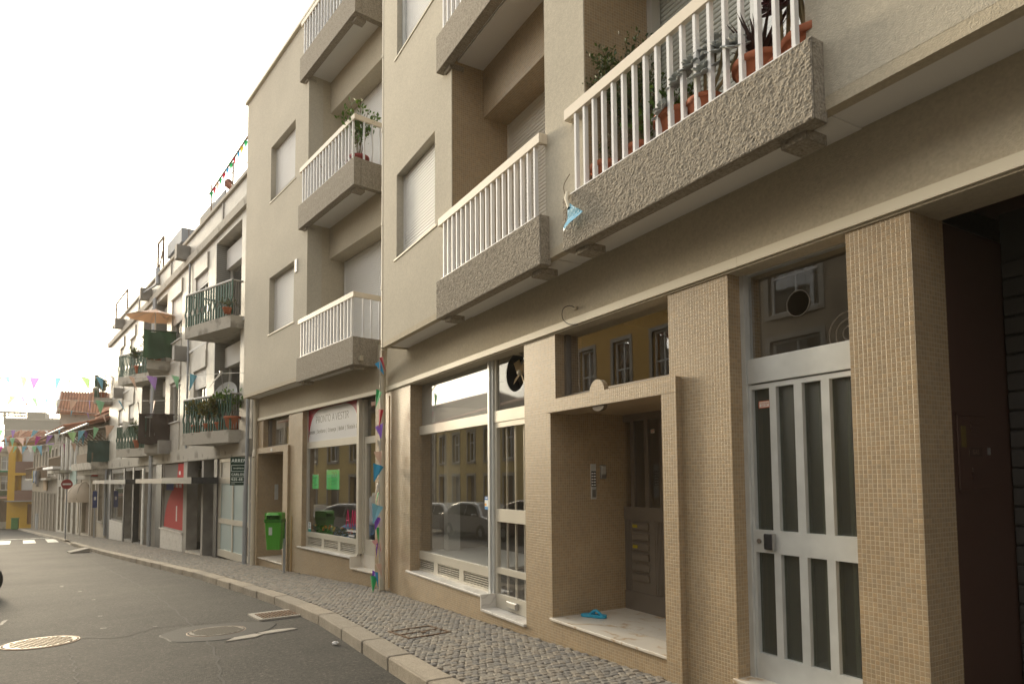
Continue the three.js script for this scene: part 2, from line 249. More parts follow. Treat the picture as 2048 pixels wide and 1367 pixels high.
// covers in the road
function coverDisc(name, label, x, z, r, m, rim) {
  const t = loose(name, label, 'manhole cover', [x, G(z) - RD, z]); t.g.rotation.x = -Math.atan(.0397);
  const plate = part(t, 'cover_plate', new THREE.CylinderGeometry(r, r, .02, 48), m);
  plate.position.y = .0;
  part(t, 'rim', new THREE.TorusGeometry(r + .025, .012, 6, 48).rotateX(Math.PI / 2).scale(1, .7, 1), rim);
  const st = []; for (let i = -7; i <= 7; i++) for (let j = -7; j <= 7; j++) { const a = i * .055 * r / .42, b = j * .055 * r / .42; if (Math.hypot(a, b) < r * .9) { const g = new THREE.CylinderGeometry(.013, .017, .008, 7); g.translate(a + (j % 2) * .02, .013, b); st.push(g); } }
  const e = part(t, 'raised_studs', st, m, plate); return t;
}
coverDisc('manhole_cover', 'round iron manhole cover catching the light in the middle of the street', -.92, -9.62, .36, M.ironShine, M.iron);
{ // second cover sits in its own darker asphalt collar
  const t = coverDisc('manhole_cover', 'round dull manhole cover inside a cracked dark asphalt patch', .93, -9.02, .31, M.ironGrey, M.iron);
  const pt = (r, w) => { const sh = new THREE.Shape(); for (let i = 0; i <= 40; i++) { const a = i / 40 * Math.PI * 2, q = r * (1 + .06 * Math.sin(3 * a + w) + .03 * Math.sin(7 * a)); i ? sh.lineTo(Math.cos(a) * q * 1.12, Math.sin(a) * q) : sh.moveTo(Math.cos(a) * q * 1.12, Math.sin(a) * q); } return sh; };
  const g = new THREE.ExtrudeGeometry(pt(.58, 1), { depth: .012, bevelEnabled: true, bevelSize: .012, bevelThickness: .006, bevelSegments: 1 }); g.rotateX(-Math.PI / 2); g.translate(.02, -.012, 0); part(t, 'asphalt_collar', metricUV(clean(g)), M.asphaltPatch);
  const p = loose('concrete_patch', 'pale broken strip of concrete beside the dull manhole cover', 'road patch', [1.36, G(-8.4) - RD, -8.4], .12); p.g.rotation.x = -Math.atan(.0397);
  const mk = (pts) => { const sh = new THREE.Shape(pts.map(q => new THREE.Vector2(...q))); const e = new THREE.ExtrudeGeometry(sh, { depth: .008, bevelEnabled: true, bevelSize: .008, bevelThickness: .004, bevelSegments: 1 }); e.rotateX(-Math.PI / 2); return metricUV(clean(e)); };
  part(p, 'slab_piece', mk([[-.42, -.1], [-.3, .05], [-.05, .12], [.02, .02], [-.1, -.08]]), M.concrete); part(p, 'slab_piece', mk([[.05, .03], [0, .14], [.18, .2], [.42, .14], [.44, .06], [.26, .04]]), M.concrete);
}
{ const t = loose('drain_grate', 'square rusty drain grate in a concrete frame against the kerb', 'drain', [1.80, G(-9.75) - RD, -9.75], .1); t.g.rotation.x = -Math.atan(.0397);
  const T = t; const fr = []; for (const [x, z, w, d] of [[0, -.3, .66, .1], [0, .27, .66, .06], [-.3, 0, .07, .52], [.3, 0, .07, .52]]) { const g = new RoundedBoxGeometry(w, .04, d, 1, .008); g.translate(x, .004, z); fr.push(metricUV(clean(g))); } part(T, 'concrete_frame', fr, M.concrete);
  piece('pit', new THREE.BoxGeometry(.53, .01, .5), M.iron, t.g, 0, .002, 0);
  const bar = new THREE.BoxGeometry(.022, .02, .49), cross = new THREE.BoxGeometry(.53, .018, .022); for (let i = 0; i < 12; i++) piece('bar', bar, M.iron, t.g, -.247 + i * .045, .017, 0); for (let i = 0; i < 3; i++) piece('cross_bar', cross, M.iron, t.g, 0, .016, -.16 + i * .16); }
{ const z = -6.75, x = 2.72, t = loose('utility_cover', 'rusty square cover frame set into the pavement cobbles', 'utility cover', [x, G(z) + .004, z], .1); t.g.rotation.x = -Math.atan(.0397);
  for (const [a, b, w, d] of [[0, -.24, .5, .022], [0, .24, .5, .022], [-.24, 0, .022, .46], [.24, 0, .022, .46], [0, 0, .46, .012]]) piece('frame_bar', new THREE.BoxGeometry(w, .012, d), M.iron, t.g, a, 0, b); piece('lifting_eye', new THREE.CylinderGeometry(.03, .03, .014, 14), M.iron, t.g, .02, 0, .05); }
{ const t = loose('kerb_ramp', 'pale concrete ramp slab laid against the kerb', 'ramp', [-1.62, G(-30.2) - RD, -30.2], .19); const sh = new THREE.Shape([[0, 0], [.6, 0], [.6, .14], [.55, .14], [0, .03]].map(q => new THREE.Vector2(...q))); const g = new THREE.ExtrudeGeometry(sh, { depth: 1.0, bevelEnabled: true, bevelSize: .01, bevelThickness: .01, bevelSegments: 1 }); g.translate(-.5, .005, -.5); g.rotateX(-.0397); part(t, 'ramp_slab', metricUV(clean(g)), M.concrete); part(t, 'end_lip', new RoundedBoxGeometry(.05, .03, .9, 1, .008).translate(-.49, .03, .02), M.concrete); }
{ const t = loose('crumpled_paper', 'small scrap of white paper in the gutter by the kerb', 'litter', [1.95, G(-7.3) - RD + .02, -7.3]); const g = new THREE.IcosahedronGeometry(.028, 1); const p = g.attributes.position; for (let i = 0; i < p.count; i++) { const k = .7 + .5 * Math.abs(Math.sin(i * 12.9 + p.getX(i) * 400)); p.setXYZ(i, p.getX(i) * k * 1.3, p.getY(i) * k * .6, p.getZ(i) * k); } g.computeVertexNormals(); part(t, 'paper', g, M.whitePaint); }

// ---------------------------------------------------------------- shared facade pieces
const slatCache = new Map();
function slatGeo(w) { const k = w.toFixed(3); if (!slatCache.has(k)) { const sh = new THREE.Shape([[0, 0], [.007, .006], [.0095, .02], [.007, .036], [0, .0425]].map(q => new THREE.Vector2(...q))); const g = new THREE.ExtrudeGeometry(sh, { depth: w, bevelEnabled: false }); g.rotateY(-Math.PI / 2); g.translate(w / 2, 0, 0); slatCache.set(k, clean(g)); } return slatCache.get(k); }
// roller shutter from h0 up to h1 at outward distance o
function shutter(T, s0, s1, h0, h1, o, m, parent, single) {
  const w = s1 - s0 - .03, n = Math.floor((h1 - h0) / .0445), g = slatGeo(w);
  const back = part(T, 'roller_shutter', bx(T, s0, s1, h0 - .02, h1 + .02, o - .03, o - .006), m, parent);
  const items = []; for (let i = 0; i < n; i++) { const c = loc(T, (s0 + s1) / 2, h1 - (i + 1) * .0445, o); if (single) piece('slat', g, m, back, c.x, c.y, c.z); else items.push(g.clone().translate(c.x, c.y, c.z)); }
  if (!single) { const q = part(T, 'slats', items, m, back); q.userData.kind = 'stuff'; }
  const rails = part(T, 'guide_rail', [bx(T, s0, s0 + .03, h0, h1, o - .005, o + .02), bx(T, s1 - .03, s1, h0, h1, o - .005, o + .02)], m, back);
  return back;
}
// balcony parapet of roughcast with handrail and balusters
function balcony(T, s0, s1, hb, ht, of, th, m, opts = {}) {
  const g = [bx(T, s0, s1, hb, ht, of - th, of, .008)];
  if (opts.endReturn) g.push(bx(T, s0 + .004, s0 + .12, hb + .004, ht - .004, opts.endReturn, of - th - .001, .006));
  const p = part(T, 'balcony', g, m);
  part(T, 'floor_slab', bx(T, s0 + .03, s1 - .03, hb + .08, hb + .30, opts.floorO ?? -.4, of - th - .002), M.soffit, p);
  for (const s of [s0 + .10, s1 - .26]) part(T, 'corbel', bx(T, s, s + .17, hb - .045, hb + .02, of - .26, of - .07, .008), m, p);
  const rh = ht + .775, lip = part(T, 'white_sill', bx(T, s0 + (opts.inset ?? .1), s1 - .1, ht - .004, ht + .012, of - th * .75, of - .012), M.whitePaint, p);
  part(T, 'handrail', [bx(T, s0 + .02, s1 - .02, rh - .095, rh, of - .055, of - .012, .006), ...(opts.endReturn ? [bx(T, s0 + .022, s0 + .062, rh - .093, rh - .002, opts.endReturn, of - .056, .006)] : [bx(T, s0 + .021, s0 + .06, rh - .094, rh - .001, of - .14, of - .056), bx(T, s1 - .06, s1 - .021, rh - .094, rh - .001, of - .14, of - .056)])], M.rail, p);
  const bg = metricUV(clean(new THREE.BoxGeometry(.024, rh - .095 - ht, .038))), n = opts.count ?? 18, a = s0 + .125, b = s1 - .17;
  for (let i = 0; i < n; i++) { const c = loc(T, mix(a, b, i / (n - 1)), (ht + rh - .095) / 2 + .004, of - .04); piece('baluster', bg, M.whitePaint, p, c.x, c.y, c.z); }
  if (opts.endReturn) for (let i = 1; i < 5; i++) { const c = loc(T, s0 + .042, (ht + rh - .095) / 2 + .004, mix(of - .05, opts.endReturn, i / 5)); const q = piece('baluster', bg, M.whitePaint, p, c.x, c.y, c.z); q.rotation.y = Math.PI / 2; }
  return p;
}
// displaced roughcast skin for the fronts close to the camera
function lumpyFront(T, s0, s1, h0, h1, o, parent) {
  const nx = 520, ny = 100, w = s1 - s0, h = h1 - h0, g = new THREE.PlaneGeometry(w, h, nx, ny), p = g.attributes.position, f1 = noiseField(190, 501), f2 = noiseField(330, 502), f3 = noiseField(80, 503);
  for (let i = 0; i < p.count; i++) { const u = p.getX(i) / 2.6 + .5, v = p.getY(i) / 2.6 + .5; const rdg = 1 - Math.abs(2 * f1(u, v) - 1); p.setZ(i, .0048 * rdg * (0.3 + f2(u, v)) + .003 * f3(u, v)); }
  g.translate(-((s0 + s1) / 2 - T.s), (h0 + h1) / 2 - T.h, o - T.o); g.computeVertexNormals(); return part(T, 'roughcast_face', metricUV(clean(g)), M.roughcast, parent);
}

// ---------------------------------------------------------------- near apartment building (N)
const FLOOR = 3.07;
{
  const T = thing('apartment_building', 'beige apartment block nearest the camera with mosaic ground floor and roughcast balconies', 'building', FN, 4, G(-4), 0);
  const holes = [[2.275, 3.163, -1.39, 1.6], [3.80, 5.455, -1.412, .64], [3.76, 5.357, .78, 1.6], [6.95, 9.312, -1.412, 1.6], [5.954, 6.95, -1.56, 1.6]];
  part(T, 'mosaic_wall', wallBoxes(T, 1.905, 10.62, -2.4, 1.47, -.33, 0, holes), M.mosaic); part(T, 'mosaic_wall', bx(T, -8, -2.6, -2.4, 1.47, -.33, 0), M.mosaic); part(T, 'mosaic_pier', bx(T, 1.97, 2.27, -2.4, 1.44, -.6, -.332), M.mosaic);
  // door surround: a mosaic band standing proud over and to the right of the entrance
  part(T, 'entrance_surround', [bx(T, 3.64, 5.45, .638, .762, -.001, .055), bx(T, 3.64, 3.80, -2.3, .636, -.001, .055)], M.mosaic);
  { const hd = new THREE.Shape(); hd.absarc(0, 0, .105, 0, Math.PI); const g = new THREE.ExtrudeGeometry(hd, { depth: .05, bevelEnabled: false, curveSegments: 24 }); const c = loc(T, 4.62, .7625, .002); g.translate(c.x, c.y, c.z); part(T, 'round_ornament', metricUV(clean(g)), M.mosaic);
    const k = new THREE.CylinderGeometry(.085, .085, .04, 24); k.rotateX(Math.PI / 2); k.scale(1, .55, 1); const d = loc(T, 4.62, .632, .02); k.translate(d.x, d.y, d.z); part(T, 'dark_notch_disc', k, mat([.10, .075, .05], .7)); }  // dark disc whose colour stands in for the half-round shadow below the ornament
  part(T, 'lintel_band', [bx(T, -8, 10.62, 1.512, 2.3, -.33, 0)], M.lintel);
  part(T, 'cornice_strip', [bx(T, -8, 3.05, 1.442, 1.511, -.3, .03), bx(T, 3.052, 7.0, 1.442, 1.511, -.02, .03), bx(T, 7.002, 10.6, 1.442, 1.511, -.02, .03)], M.cream);
  part(T, 'strip_underside', bx(T, -8, 10.55, 1.425, 1.441, -.3, .012), M.lintel);
  part(T, 'soffit', bx(T, -8, 9.40, 2.004, 2.05, 0.001, .30), M.soffit);
  part(T, 'drip_edge', [bx(T, -8, 9.46, 1.985, 2.06, .30, .379), bx(T, 9.40, 9.459, 1.986, 2.06, .001, .30)], M.lintel);
  // upper wall with loggia and window openings
  const H0 = 2.06, H1 = 11.4, op = [];
  for (let f = 0; f < 3; f++) { const b = H0 + f * FLOOR; op.push([2.22, 4.30, f ? b - .06 : b, b + FLOOR - .06], [4.91, 6.97, f ? b - .06 : b, b + FLOOR - .06], [7.48, 8.885, 3.19 + f * 3.035, 4.43 + f * 3.035], [-2.6, -.5, f ? b - .06 : b, b + FLOOR - .06]); }
  part(T, 'upper_wall', wallBoxes(T, -8, 9.46, H0, H1, .08, .38, op), M.stucco);
  part(T, 'return_wall', bx(T, 9.16, 9.458, 2.3, H1 - .01, -3, .079), M.stucco);
  part(T, 'roof', [bx(T, -8.05, 9.5, H1, H1 + .15, -9, .42)], M.concrete);
  part(T, 'rear_wall', [bx(T, -8, 10.6, -3, H1, -9, -8.7), bx(T, -8.3, -8.001, -3, H1, -9, .2), bx(T, 9.2, 9.45, 2.3, H1, -8.7, -3.001), bx(T, 10.3, 10.6, -3, 2.3, -8.7, -.331)], M.stucco);
  // loggias
  for (let f = 0; f < 3; f++) for (const [a, b, near] of [[2.22, 4.30, 1], [4.91, 6.97, 0], [-2.6, -.5, 0]]) {
    const ce = 5.07 + f * FLOOR, fl = 2.25 + f * FLOOR;
    part(T, 'loggia_side', bx(T, b - .008, b + .12, f ? fl - .25 : 2.06, ce + .001, -.5, .374), M.mosaic); part(T, 'loggia_side', bx(T, a - .12, a + .008, f ? fl - .25 : 2.06, ce + .001, -.5, .374), M.mosaic); part(T, 'loggia_beam', bx(T, a + .009, b - .009, ce - .61, ce + .03, -.42, -.05), M.mosaic);
    part(T, 'loggia_ceiling', bx(T, a, b, ce, ce + .04, -.05, .30), M.soffit);
    part(T, 'loggia_back', bx(T, a - .2, b + .2, fl - .2, ce + .1, -.75, -.55), M.room);
    const so = near ? -.46 : -.41, sm = near ? M.slatGreen : M.slatWarm;
    shutter(T, a, b, near && f === 0 ? 2.30 : fl, ce - .6, so, sm, T.g, f === 0 && a > 0);
    if (near) { // sliding glass leaf in a white frame in front of the shutter
      const fr = part(T, 'sliding_door', [bx(T, b - .075, b - .002, fl, ce - .62, -.43, -.33), bx(T, 3.13, 3.19, fl, ce - .62, -.43, -.36), bx(T, a, b - .08, fl + .3, fl + .46, -.43, -.37), bx(T, a, a + .06, fl, ce - .62, -.43, -.36), bx(T, a, b - .08, ce - .7, ce - .62, -.43, -.36)], M.alu);
      part(T, 'pane', bx(T, a + .06, 3.13, fl + .46, ce - .7, -.392, -.388), M.pane, fr); part(T, 'pane', bx(T, a + .06, 3.13, fl + .02, fl + .3, -.392, -.388), M.pane, fr); }
  }
  for (let f = 0; f < 3; f++) { const d = f * FLOOR + (f ? .02 : 0);
    const b1 = balcony(T, 2.12, 4.503, 1.917 + d, 2.38 + d, .48, .12, M.roughcast, { count: 18, floorO: -.54 }); if (f === 0) lumpyFront(T, 2.13, 4.493, 1.927, 2.372, .478, b1);
    const b2 = balcony(T, 4.86, 7.21, 1.917 + d, 2.38 + d, .48, .12, M.roughcast, { count: 18, floorO: -.54 }); if (f === 0) lumpyFront(T, 4.87, 7.20, 1.927, 2.372, .478, b2);
    balcony(T, -2.7, -.4, 1.917 + d, 2.38 + d, .48, .12, M.roughcast, { count: 18, floorO: -.54 }); }
  for (let f = 0; f < 3; f++) { const h = 3.19 + f * 3.035; const w = part(T, 'window', [bx(T, 7.40, 8.97, h - .028, h, .10, .395, .004)], M.cream);
    shutter(T, 7.48, 8.885, h + (f === 1 ? .16 : .0), h + 1.24, .255, M.slat, w, f === 0); part(T, 'window_back', bx(T, 7.4, 8.95, h - .1, h + 1.34, .06, .079), M.dark, w);
    if (f === 1) part(T, 'window_frame', [bx(T, 7.48, 8.88, h, h + .05, .19, .22), bx(T, 8.80, 8.885, h, h + 1.24, .20, .30), bx(T, 8.1, 8.16, h, h + .2, .19, .22)], M.aluGrey, w); }
  // --- entrance porch
  part(T, 'porch_wall', bx(T, 5.456, 5.60, -1.6, .8, -1.1, -.331), M.mosaic); part(T, 'porch_wall', bx(T, 3.62, 3.799, -1.6, .8, -1.1, -.331), M.mosaic);
  part(T, 'porch_ceiling', bx(T, 3.80, 5.455, .66, .775, -1.1, -.332), M.mosaic);
  const slab = part(T, 'porch_step', bx(T, 3.802, 5.478, -1.408, -1.38, -.30, .03, .008), M.marble);
  for (let i = 0; i < 3; i++) part(T, 'marble_tile', bx(T, 3.804 + i * .551, 3.804 + (i + 1) * .551 - .003, -1.408, -1.381, -.93, -.303), M.marble, slab);
  const door = part(T, 'entrance_door', [ // one bronze leaf with glazed strips over a letterbox panel, fixed leaf beside it
    ...[5.46, 5.30 - .01, 5.07, 4.85].map(s => bx(T, s - .0, s + .05, -.32, .66, -.97, -.93)), bx(T, 4.85, 5.51, .585, .66, -.969, -.931), bx(T, 4.85, 5.51, -.445, -.315, -.97, -.925), bx(T, 4.85, 5.51, -1.385, -1.19, -.97, -.925), bx(T, 5.34, 5.51, -1.19, -.445, -.97, -.94), bx(T, 4.99, 5.34, -1.19, -.445, -.97, -.935), bx(T, 4.85, 4.99, -1.19, -.445, -.97, -.94), bx(T, 4.80, 4.845, -1.385, .66, -.97, -.90, .01), bx(T, 4.74, 4.79, -1.385, .66, -.97, -.92), bx(T, 3.80, 4.72, -1.385, -.32, -.97, -.94), bx(T, 3.80, 4.72, .58, .66, -.97, -.94), bx(T, 3.8, 3.86, -.32, .58, -.97, -.94), bx(T, 4.66, 4.72, -.32, .58, -.97, -.94)], M.bronze);
  for (const [a, b] of [[5.34, 5.46], [5.12, 5.29], [4.90, 5.07], [3.86, 4.66]]) part(T, 'pane', bx(T, a, b, -.315, .585, -.957, -.953), M.pane, door);
  for (let i = 0; i < 6; i++) { const h = -.545 - i * .105; part(T, 'letterbox', [bx(T, 5.07, 5.315, h, h + .062, -.934, -.912, .004), bx(T, 5.075, 5.31, h + .062, h + .072, -.934, -.905)], M.bronze, door); if (i === 0 || i === 2) part(T, 'name_sticker', bx(T, 5.23, 5.30, h + .018, h + .048, -.911, -.9085), mat([.45, .36, .02], .5), door); }
  for (const [a, b] of [[5.36, 5.50], [4.86, 4.98]]) for (let k = 0; k < 6; k++) part(T, 'rib', bx(T, a + k * (b - a) / 6, a + k * (b - a) / 6 + .012, -1.18, -.455, -.941, -.934), M.bronze, door);
  { const st = canvasTex(64, 48, (x, w, h) => { x.fillStyle = '#e9e4da'; x.fillRect(0, 0, w, h); x.fillStyle = '#a8342a'; x.fillRect(6, 8, 52, 9); x.fillRect(6, 22, 52, 6); x.fillRect(6, 33, 40, 6); }); sheet(T, 'door_sticker', 5.04, 4.985, .44, .48, -.951, mat([1, 1, 1], .5, { map: st }), door, .002); }
  { const ic = part(T, 'intercom', [bx(T, 5.448, 5.455, -.23, .135, -.56, -.49, .003)].map(g => g), M.aluGrey); // on the porch side wall
    const k = []; for (let i = 0; i < 5; i++) k.push(bx(T, 5.444, 5.4479, .03 - i * .03, .045 - i * .03, -.55, -.525)); for (let i = 0; i < 5; i++) k.push(bx(T, 5.444, 5.4479, .03 - i * .03, .045 - i * .03, -.518, -.498)); part(T, 'call_buttons', k, M.whitePaint, ic); part(T, 'speaker_grille', bx(T, 5.4445, 5.4479, -.21, -.13, -.55, -.5), M.steel, ic); part(T, 'button_field', bx(T, 5.4462, 5.448, -.10, .06, -.556, -.494), M.black, ic);
    const ks = part(T, 'key_switch', bx(T, 5.43, 5.455, -.02, .125, -.68, -.61, .006), M.steel); part(T, 'key_panel', bx(T, 5.428, 5.43, .03, .11, -.67, -.62), M.aluGrey, ks); }
  { const tr = part(T, 'transom_window', [bx(T, 3.76, 5.357, .782, .82, -.17, -.11), bx(T, 5.32, 5.357, .82, 1.44, -.17, -.11), bx(T, 3.76, 3.79, .82, 1.44, -.17, -.11)], M.bronze); part(T, 'pane', bx(T, 3.79, 5.32, .82, 1.43, -.145, -.141), M.pane, tr); }
  // --- shop window and door
  const SO = -.21, SI = -.15;
  part(T, 'window_sill', bx(T, 6.955, 9.43, -1.41, -1.38, -.3, .03, .008), M.marbleGrey);
  part(T, 'step_side', [bx(T, 6.92, 6.952, -1.56, -1.372, -.2, .034, .004)], M.marbleGrey);
  part(T, 'door_step', bx(T, 5.956, 6.945, -1.565, -1.535, -.3, .035, .006), M.marbleGrey);
  const sw = part(T, 'shop_window', [bx(T, 7.03, 9.42, .66, .79, SO, SI), bx(T, 9.38, 9.42, -1.38, 1.44, SO, SI + .001), bx(T, 7.03, 9.38, -1.205, -1.09, SO, SI), bx(T, 7.03, 9.38, -1.38, -1.345, SO, SI), ...[[7.03, 7.09], [7.79, 7.92], [8.63, 8.77], [9.33, 9.38]].map(q => bx(T, q[0], q[1], -1.345, -1.205, SO, SI - .004))], M.aluWarm);
  for (const [a, b] of [[7.09, 7.79], [7.92, 8.63], [8.77, 9.33]]) for (let i = 0; i < 5; i++) { const g = new THREE.BoxGeometry(b - a, .009, .018); g.rotateX(.3); const c = loc(T, (a + b) / 2, -1.331 + i * .0285, -.172); piece('louvre_slat', metricUV(clean(g)), M.aluWarm, sw, c.x, c.y, c.z); }
  part(T, 'pane', bx(T, 7.03, 9.38, -1.09, .66, -.182, -.178), M.pane, sw); part(T, 'pane', bx(T, 7.03, 9.38, .79, 1.44, -.182, -.178), M.pane, sw);
  part(T, 'window_film', bx(T, 7.03, 9.38, .79, 1.44, -.20, -.195), mat([.36, .36, .33], .5), sw);
  part(T, 'window_post', [bx(T, 6.985, 7.03, -1.53, 1.44, -.22, -.12), bx(T, 6.93, 6.984, -1.53, 1.44, -.21, -.14)], M.aluGrey, sw);
  { const st = canvasTex(64, 128, (x, w, h) => { x.fillStyle = '#e8eef0'; x.fillRect(0, 0, w, h); x.fillStyle = '#2a6fb0'; x.fillRect(0, 0, w, 36); x.fillStyle = '#fff'; x.fillRect(14, 10, 30, 8); x.fillStyle = '#f2a31c'; x.fillRect(0, 70, 30, 22); x.fillStyle = '#3a8fd0'; x.fillRect(0, 100, w, 28); }); sheet(T, 'window_sticker', 7.22, 7.12, -.39, -.23, -.176, mat([1, 1, 1], .5, { map: st }), sw, .002); }
  const sd = part(T, 'shop_door', [bx(T, 5.9, 6.93, .665, .80, SO, SI), bx(T, 5.9, 6.93, .60, .664, SO, -.16), bx(T, 6.88, 6.929, -1.53, .60, SO, -.16), bx(T, 6.88, 6.929, .80, 1.44, SO, -.16), bx(T, 5.9, 6.88, -.52, -.37, SO, -.16), bx(T, 5.9, 6.88, -1.13, -1.06, SO, -.16), bx(T, 5.9, 6.88, -1.53, -1.37, SO, -.16), bx(T, 5.9, 6.0, -1.53, 1.44, SO, -.161)], M.aluWarm);
  for (const [a, b] of [[-1.06, -.52], [-.37, .60], [-1.37, -1.13]]) part(T, 'pane', bx(T, 6.0, 6.88, a, b, -.187, -.183), M.pane, sd);
  for (let i = 0; i < 4; i++) part(T, 'security_bar', bx(T, 6.12 + i * .2, 6.145 + i * .2, -1.5, .6, -.235, -.215), M.aluWarm, sd);
  part(T, 'letter_slot', [bx(T, 6.38, 6.62, -1.49, -1.41, -.16, -.125, .012)], M.steel, sd); part(T, 'slot_flap', bx(T, 6.40, 6.60, -1.478, -1.422, -.1255, -.118, .006), M.aluWarm, sd);
  { // glass over the door with a round cut-out holding the extractor fan
    const sh = new THREE.Shape([[0, 0], [.88, 0], [.88, .64], [0, .64]].map(q => new THREE.Vector2(...q))); const ho = new THREE.Path(); ho.absarc(.43, .413, .222, 0, Math.PI * 2); sh.holes.push(ho); const g = new THREE.ExtrudeGeometry(sh, { depth: .004, bevelEnabled: false, curveSegments: 40 }); const c = loc(T, 6.88, .80, -.187); g.translate(c.x, c.y, c.z); const pn = part(T, 'fan_pane', g, M.paneDusty, sd);
    const f = loc(T, 6.45, 1.213, -.20); const hg = new THREE.CylinderGeometry(.222, .222, .16, 40, 1, true); hg.rotateX(Math.PI / 2); hg.translate(f.x, f.y, f.z - .07); const fan = part(T, 'extractor_fan', hg, M.black);
    const bl = []; for (let i = 0; i < 4; i++) { const b = new THREE.BoxGeometry(.085, .15, .006); b.rotateY(.5); b.translate(0, .095, 0); b.rotateZ(i * Math.PI / 2 + .55); b.translate(f.x, f.y, f.z - .05); bl.push(clean(b)); } part(T, 'fan_blade', bl, mat([.48, .36, .2], .6), fan); const hb = new THREE.SphereGeometry(.035, 16, 10); hb.translate(f.x, f.y, f.z - .04); part(T, 'fan_hub', hb, M.cream, fan);  }
  // --- grey metal door with ribbed glass
  const MO = -.20, MI = -.14, gl = [[2.954, 3.098], [2.762, 2.901], [2.566, 2.703], [2.36, 2.509]];
  part(T, 'door_step', bx(T, 2.28, 3.19, -1.41, -1.38, -.34, .03, .006), M.marble);
  const md = part(T, 'metal_door', [bx(T, 3.125, 3.165, -1.38, 1.44, MO, MI + .02), bx(T, 2.2, 3.124, 1.42, 1.44, MO, MI), bx(T, 2.2, 3.124, .64, .815, MO, MI + .012, .004), bx(T, 3.10, 3.123, -1.38, .638, MO, MI), bx(T, 2.2, 3.10, .60, .632, MO, MI), bx(T, 2.2, 3.10, -.525, -.372, MO, MI), bx(T, 2.2, 3.10, -1.38, -1.21, MO, MI), ...[[2.901, 2.954], [2.703, 2.762], [2.509, 2.566], [2.2, 2.36]].flatMap(q => [bx(T, q[0], q[1], -.372, .60, MO, MI - .001), bx(T, q[0], q[1], -1.21, -.525, MO, MI - .001)])], M.aluGrey);
  for (const [a, b] of gl) { part(T, 'ribbed_pane', bx(T, a, b, -.372, .60, -.178, -.172), M.ribbed, md); part(T, 'ribbed_pane', bx(T, a, b, -1.21, -.525, -.178, -.172), M.ribbed, md); }
  part(T, 'lock_plate', [bx(T, 2.945, 3.02, -.50, -.395, MI, -.118, .006)], M.black, md); part(T, 'lock_guard', bx(T, 2.935, 2.944, -.505, -.39, MI, -.11), M.steel, md); { const c = loc(T, 3.07, -.448, -.137); part(T, 'keyhole', new THREE.CylinderGeometry(.016, .016, .012, 16).rotateX(Math.PI / 2).translate(c.x, c.y, c.z), M.bronze, md); }
  { const sh = new THREE.Shape([[0, 0], [.93, 0], [.93, .605], [0, .605]].map(q => new THREE.Vector2(...q))); const ho = new THREE.Path(); ho.absarc(.395, .318, .084, 0, Math.PI * 2); sh.holes.push(ho); const g = new THREE.ExtrudeGeometry(sh, { depth: .004, bevelEnabled: false, curveSegments: 40 }); const c = loc(T, 3.12, .815, -.175); g.translate(c.x, c.y, c.z); part(T, 'vent_pane', g, M.pane, md); 
    const f = loc(T, 2.55, .93, -.45); const q = []; for (const r of [.05, .1, .15]) q.push(clean(new THREE.TorusGeometry(r, .006, 6, 30).translate(f.x, f.y, f.z))); part(T, 'fan_guard', q, M.bronze, md); const c2 = loc(T, 2.725, 1.133, -.165); part(T, 'vent_rim', new THREE.TorusGeometry(.085, .0022, 6, 40).translate(c2.x, c2.y, c2.z), M.bronze, md); }
  { const st = canvasTex(96, 48, (x, w, h) => { x.fillStyle = '#efe9df'; x.fillRect(0, 0, w, h); x.strokeStyle = '#c8643c'; x.lineWidth = 6; x.strokeRect(3, 3, w - 6, h - 6); x.fillStyle = '#b5482e'; x.font = 'bold 14px sans-serif'; x.textAlign = 'center'; x.fillText('Publicidade', w / 2, 22); x.fillText('aqui não', w / 2, 36); }); sheet(T, 'door_sticker', 3.065, 2.975, .468, .518, -.1695, mat([1, 1, 1], .5, { map: st }), md, .002); }
  // --- garage passage at the right edge, part of its shade put into the brown
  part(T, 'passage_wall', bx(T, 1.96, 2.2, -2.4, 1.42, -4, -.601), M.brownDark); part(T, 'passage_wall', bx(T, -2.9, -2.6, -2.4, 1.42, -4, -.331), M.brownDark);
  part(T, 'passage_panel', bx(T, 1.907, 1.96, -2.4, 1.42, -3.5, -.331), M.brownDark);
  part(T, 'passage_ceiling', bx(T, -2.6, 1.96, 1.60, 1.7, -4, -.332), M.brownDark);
  part(T, 'passage_beam', bx(T, -2.6, 1.905, 1.441, 1.62, -.331, -.301), M.lintel);
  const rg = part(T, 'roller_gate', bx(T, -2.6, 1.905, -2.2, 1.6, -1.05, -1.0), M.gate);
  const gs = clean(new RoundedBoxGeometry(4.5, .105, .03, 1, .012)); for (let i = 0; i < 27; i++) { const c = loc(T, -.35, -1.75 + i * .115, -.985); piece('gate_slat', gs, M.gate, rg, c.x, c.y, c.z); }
  { const gb = part(T, 'gas_meter_box', bx(T, 1.895, 1.907, -.085, .33, -.73, -.37, .004), M.brownDark); part(T, 'box_frame', [bx(T, 1.892, 1.8949, -.1, -.086, -.745, -.355), bx(T, 1.892, 1.8949, .331, .345, -.745, -.355)], M.brownDark, gb);
    for (const h of [.24, .265, .29, -.03, -.005, .02]) part(T, 'vent_slit', bx(T, 1.888, 1.8949, h, h + .012, -.60, -.50), M.brownDark, gb); part(T, 'yellow_label', bx(T, 1.892, 1.8949, .15, .27, -.45, -.40), mat([.10, .07, .015], .6), gb); part(T, 'latch', bx(T, 1.885, 1.8949, .11, .15, -.70, -.685), M.steel, gb);
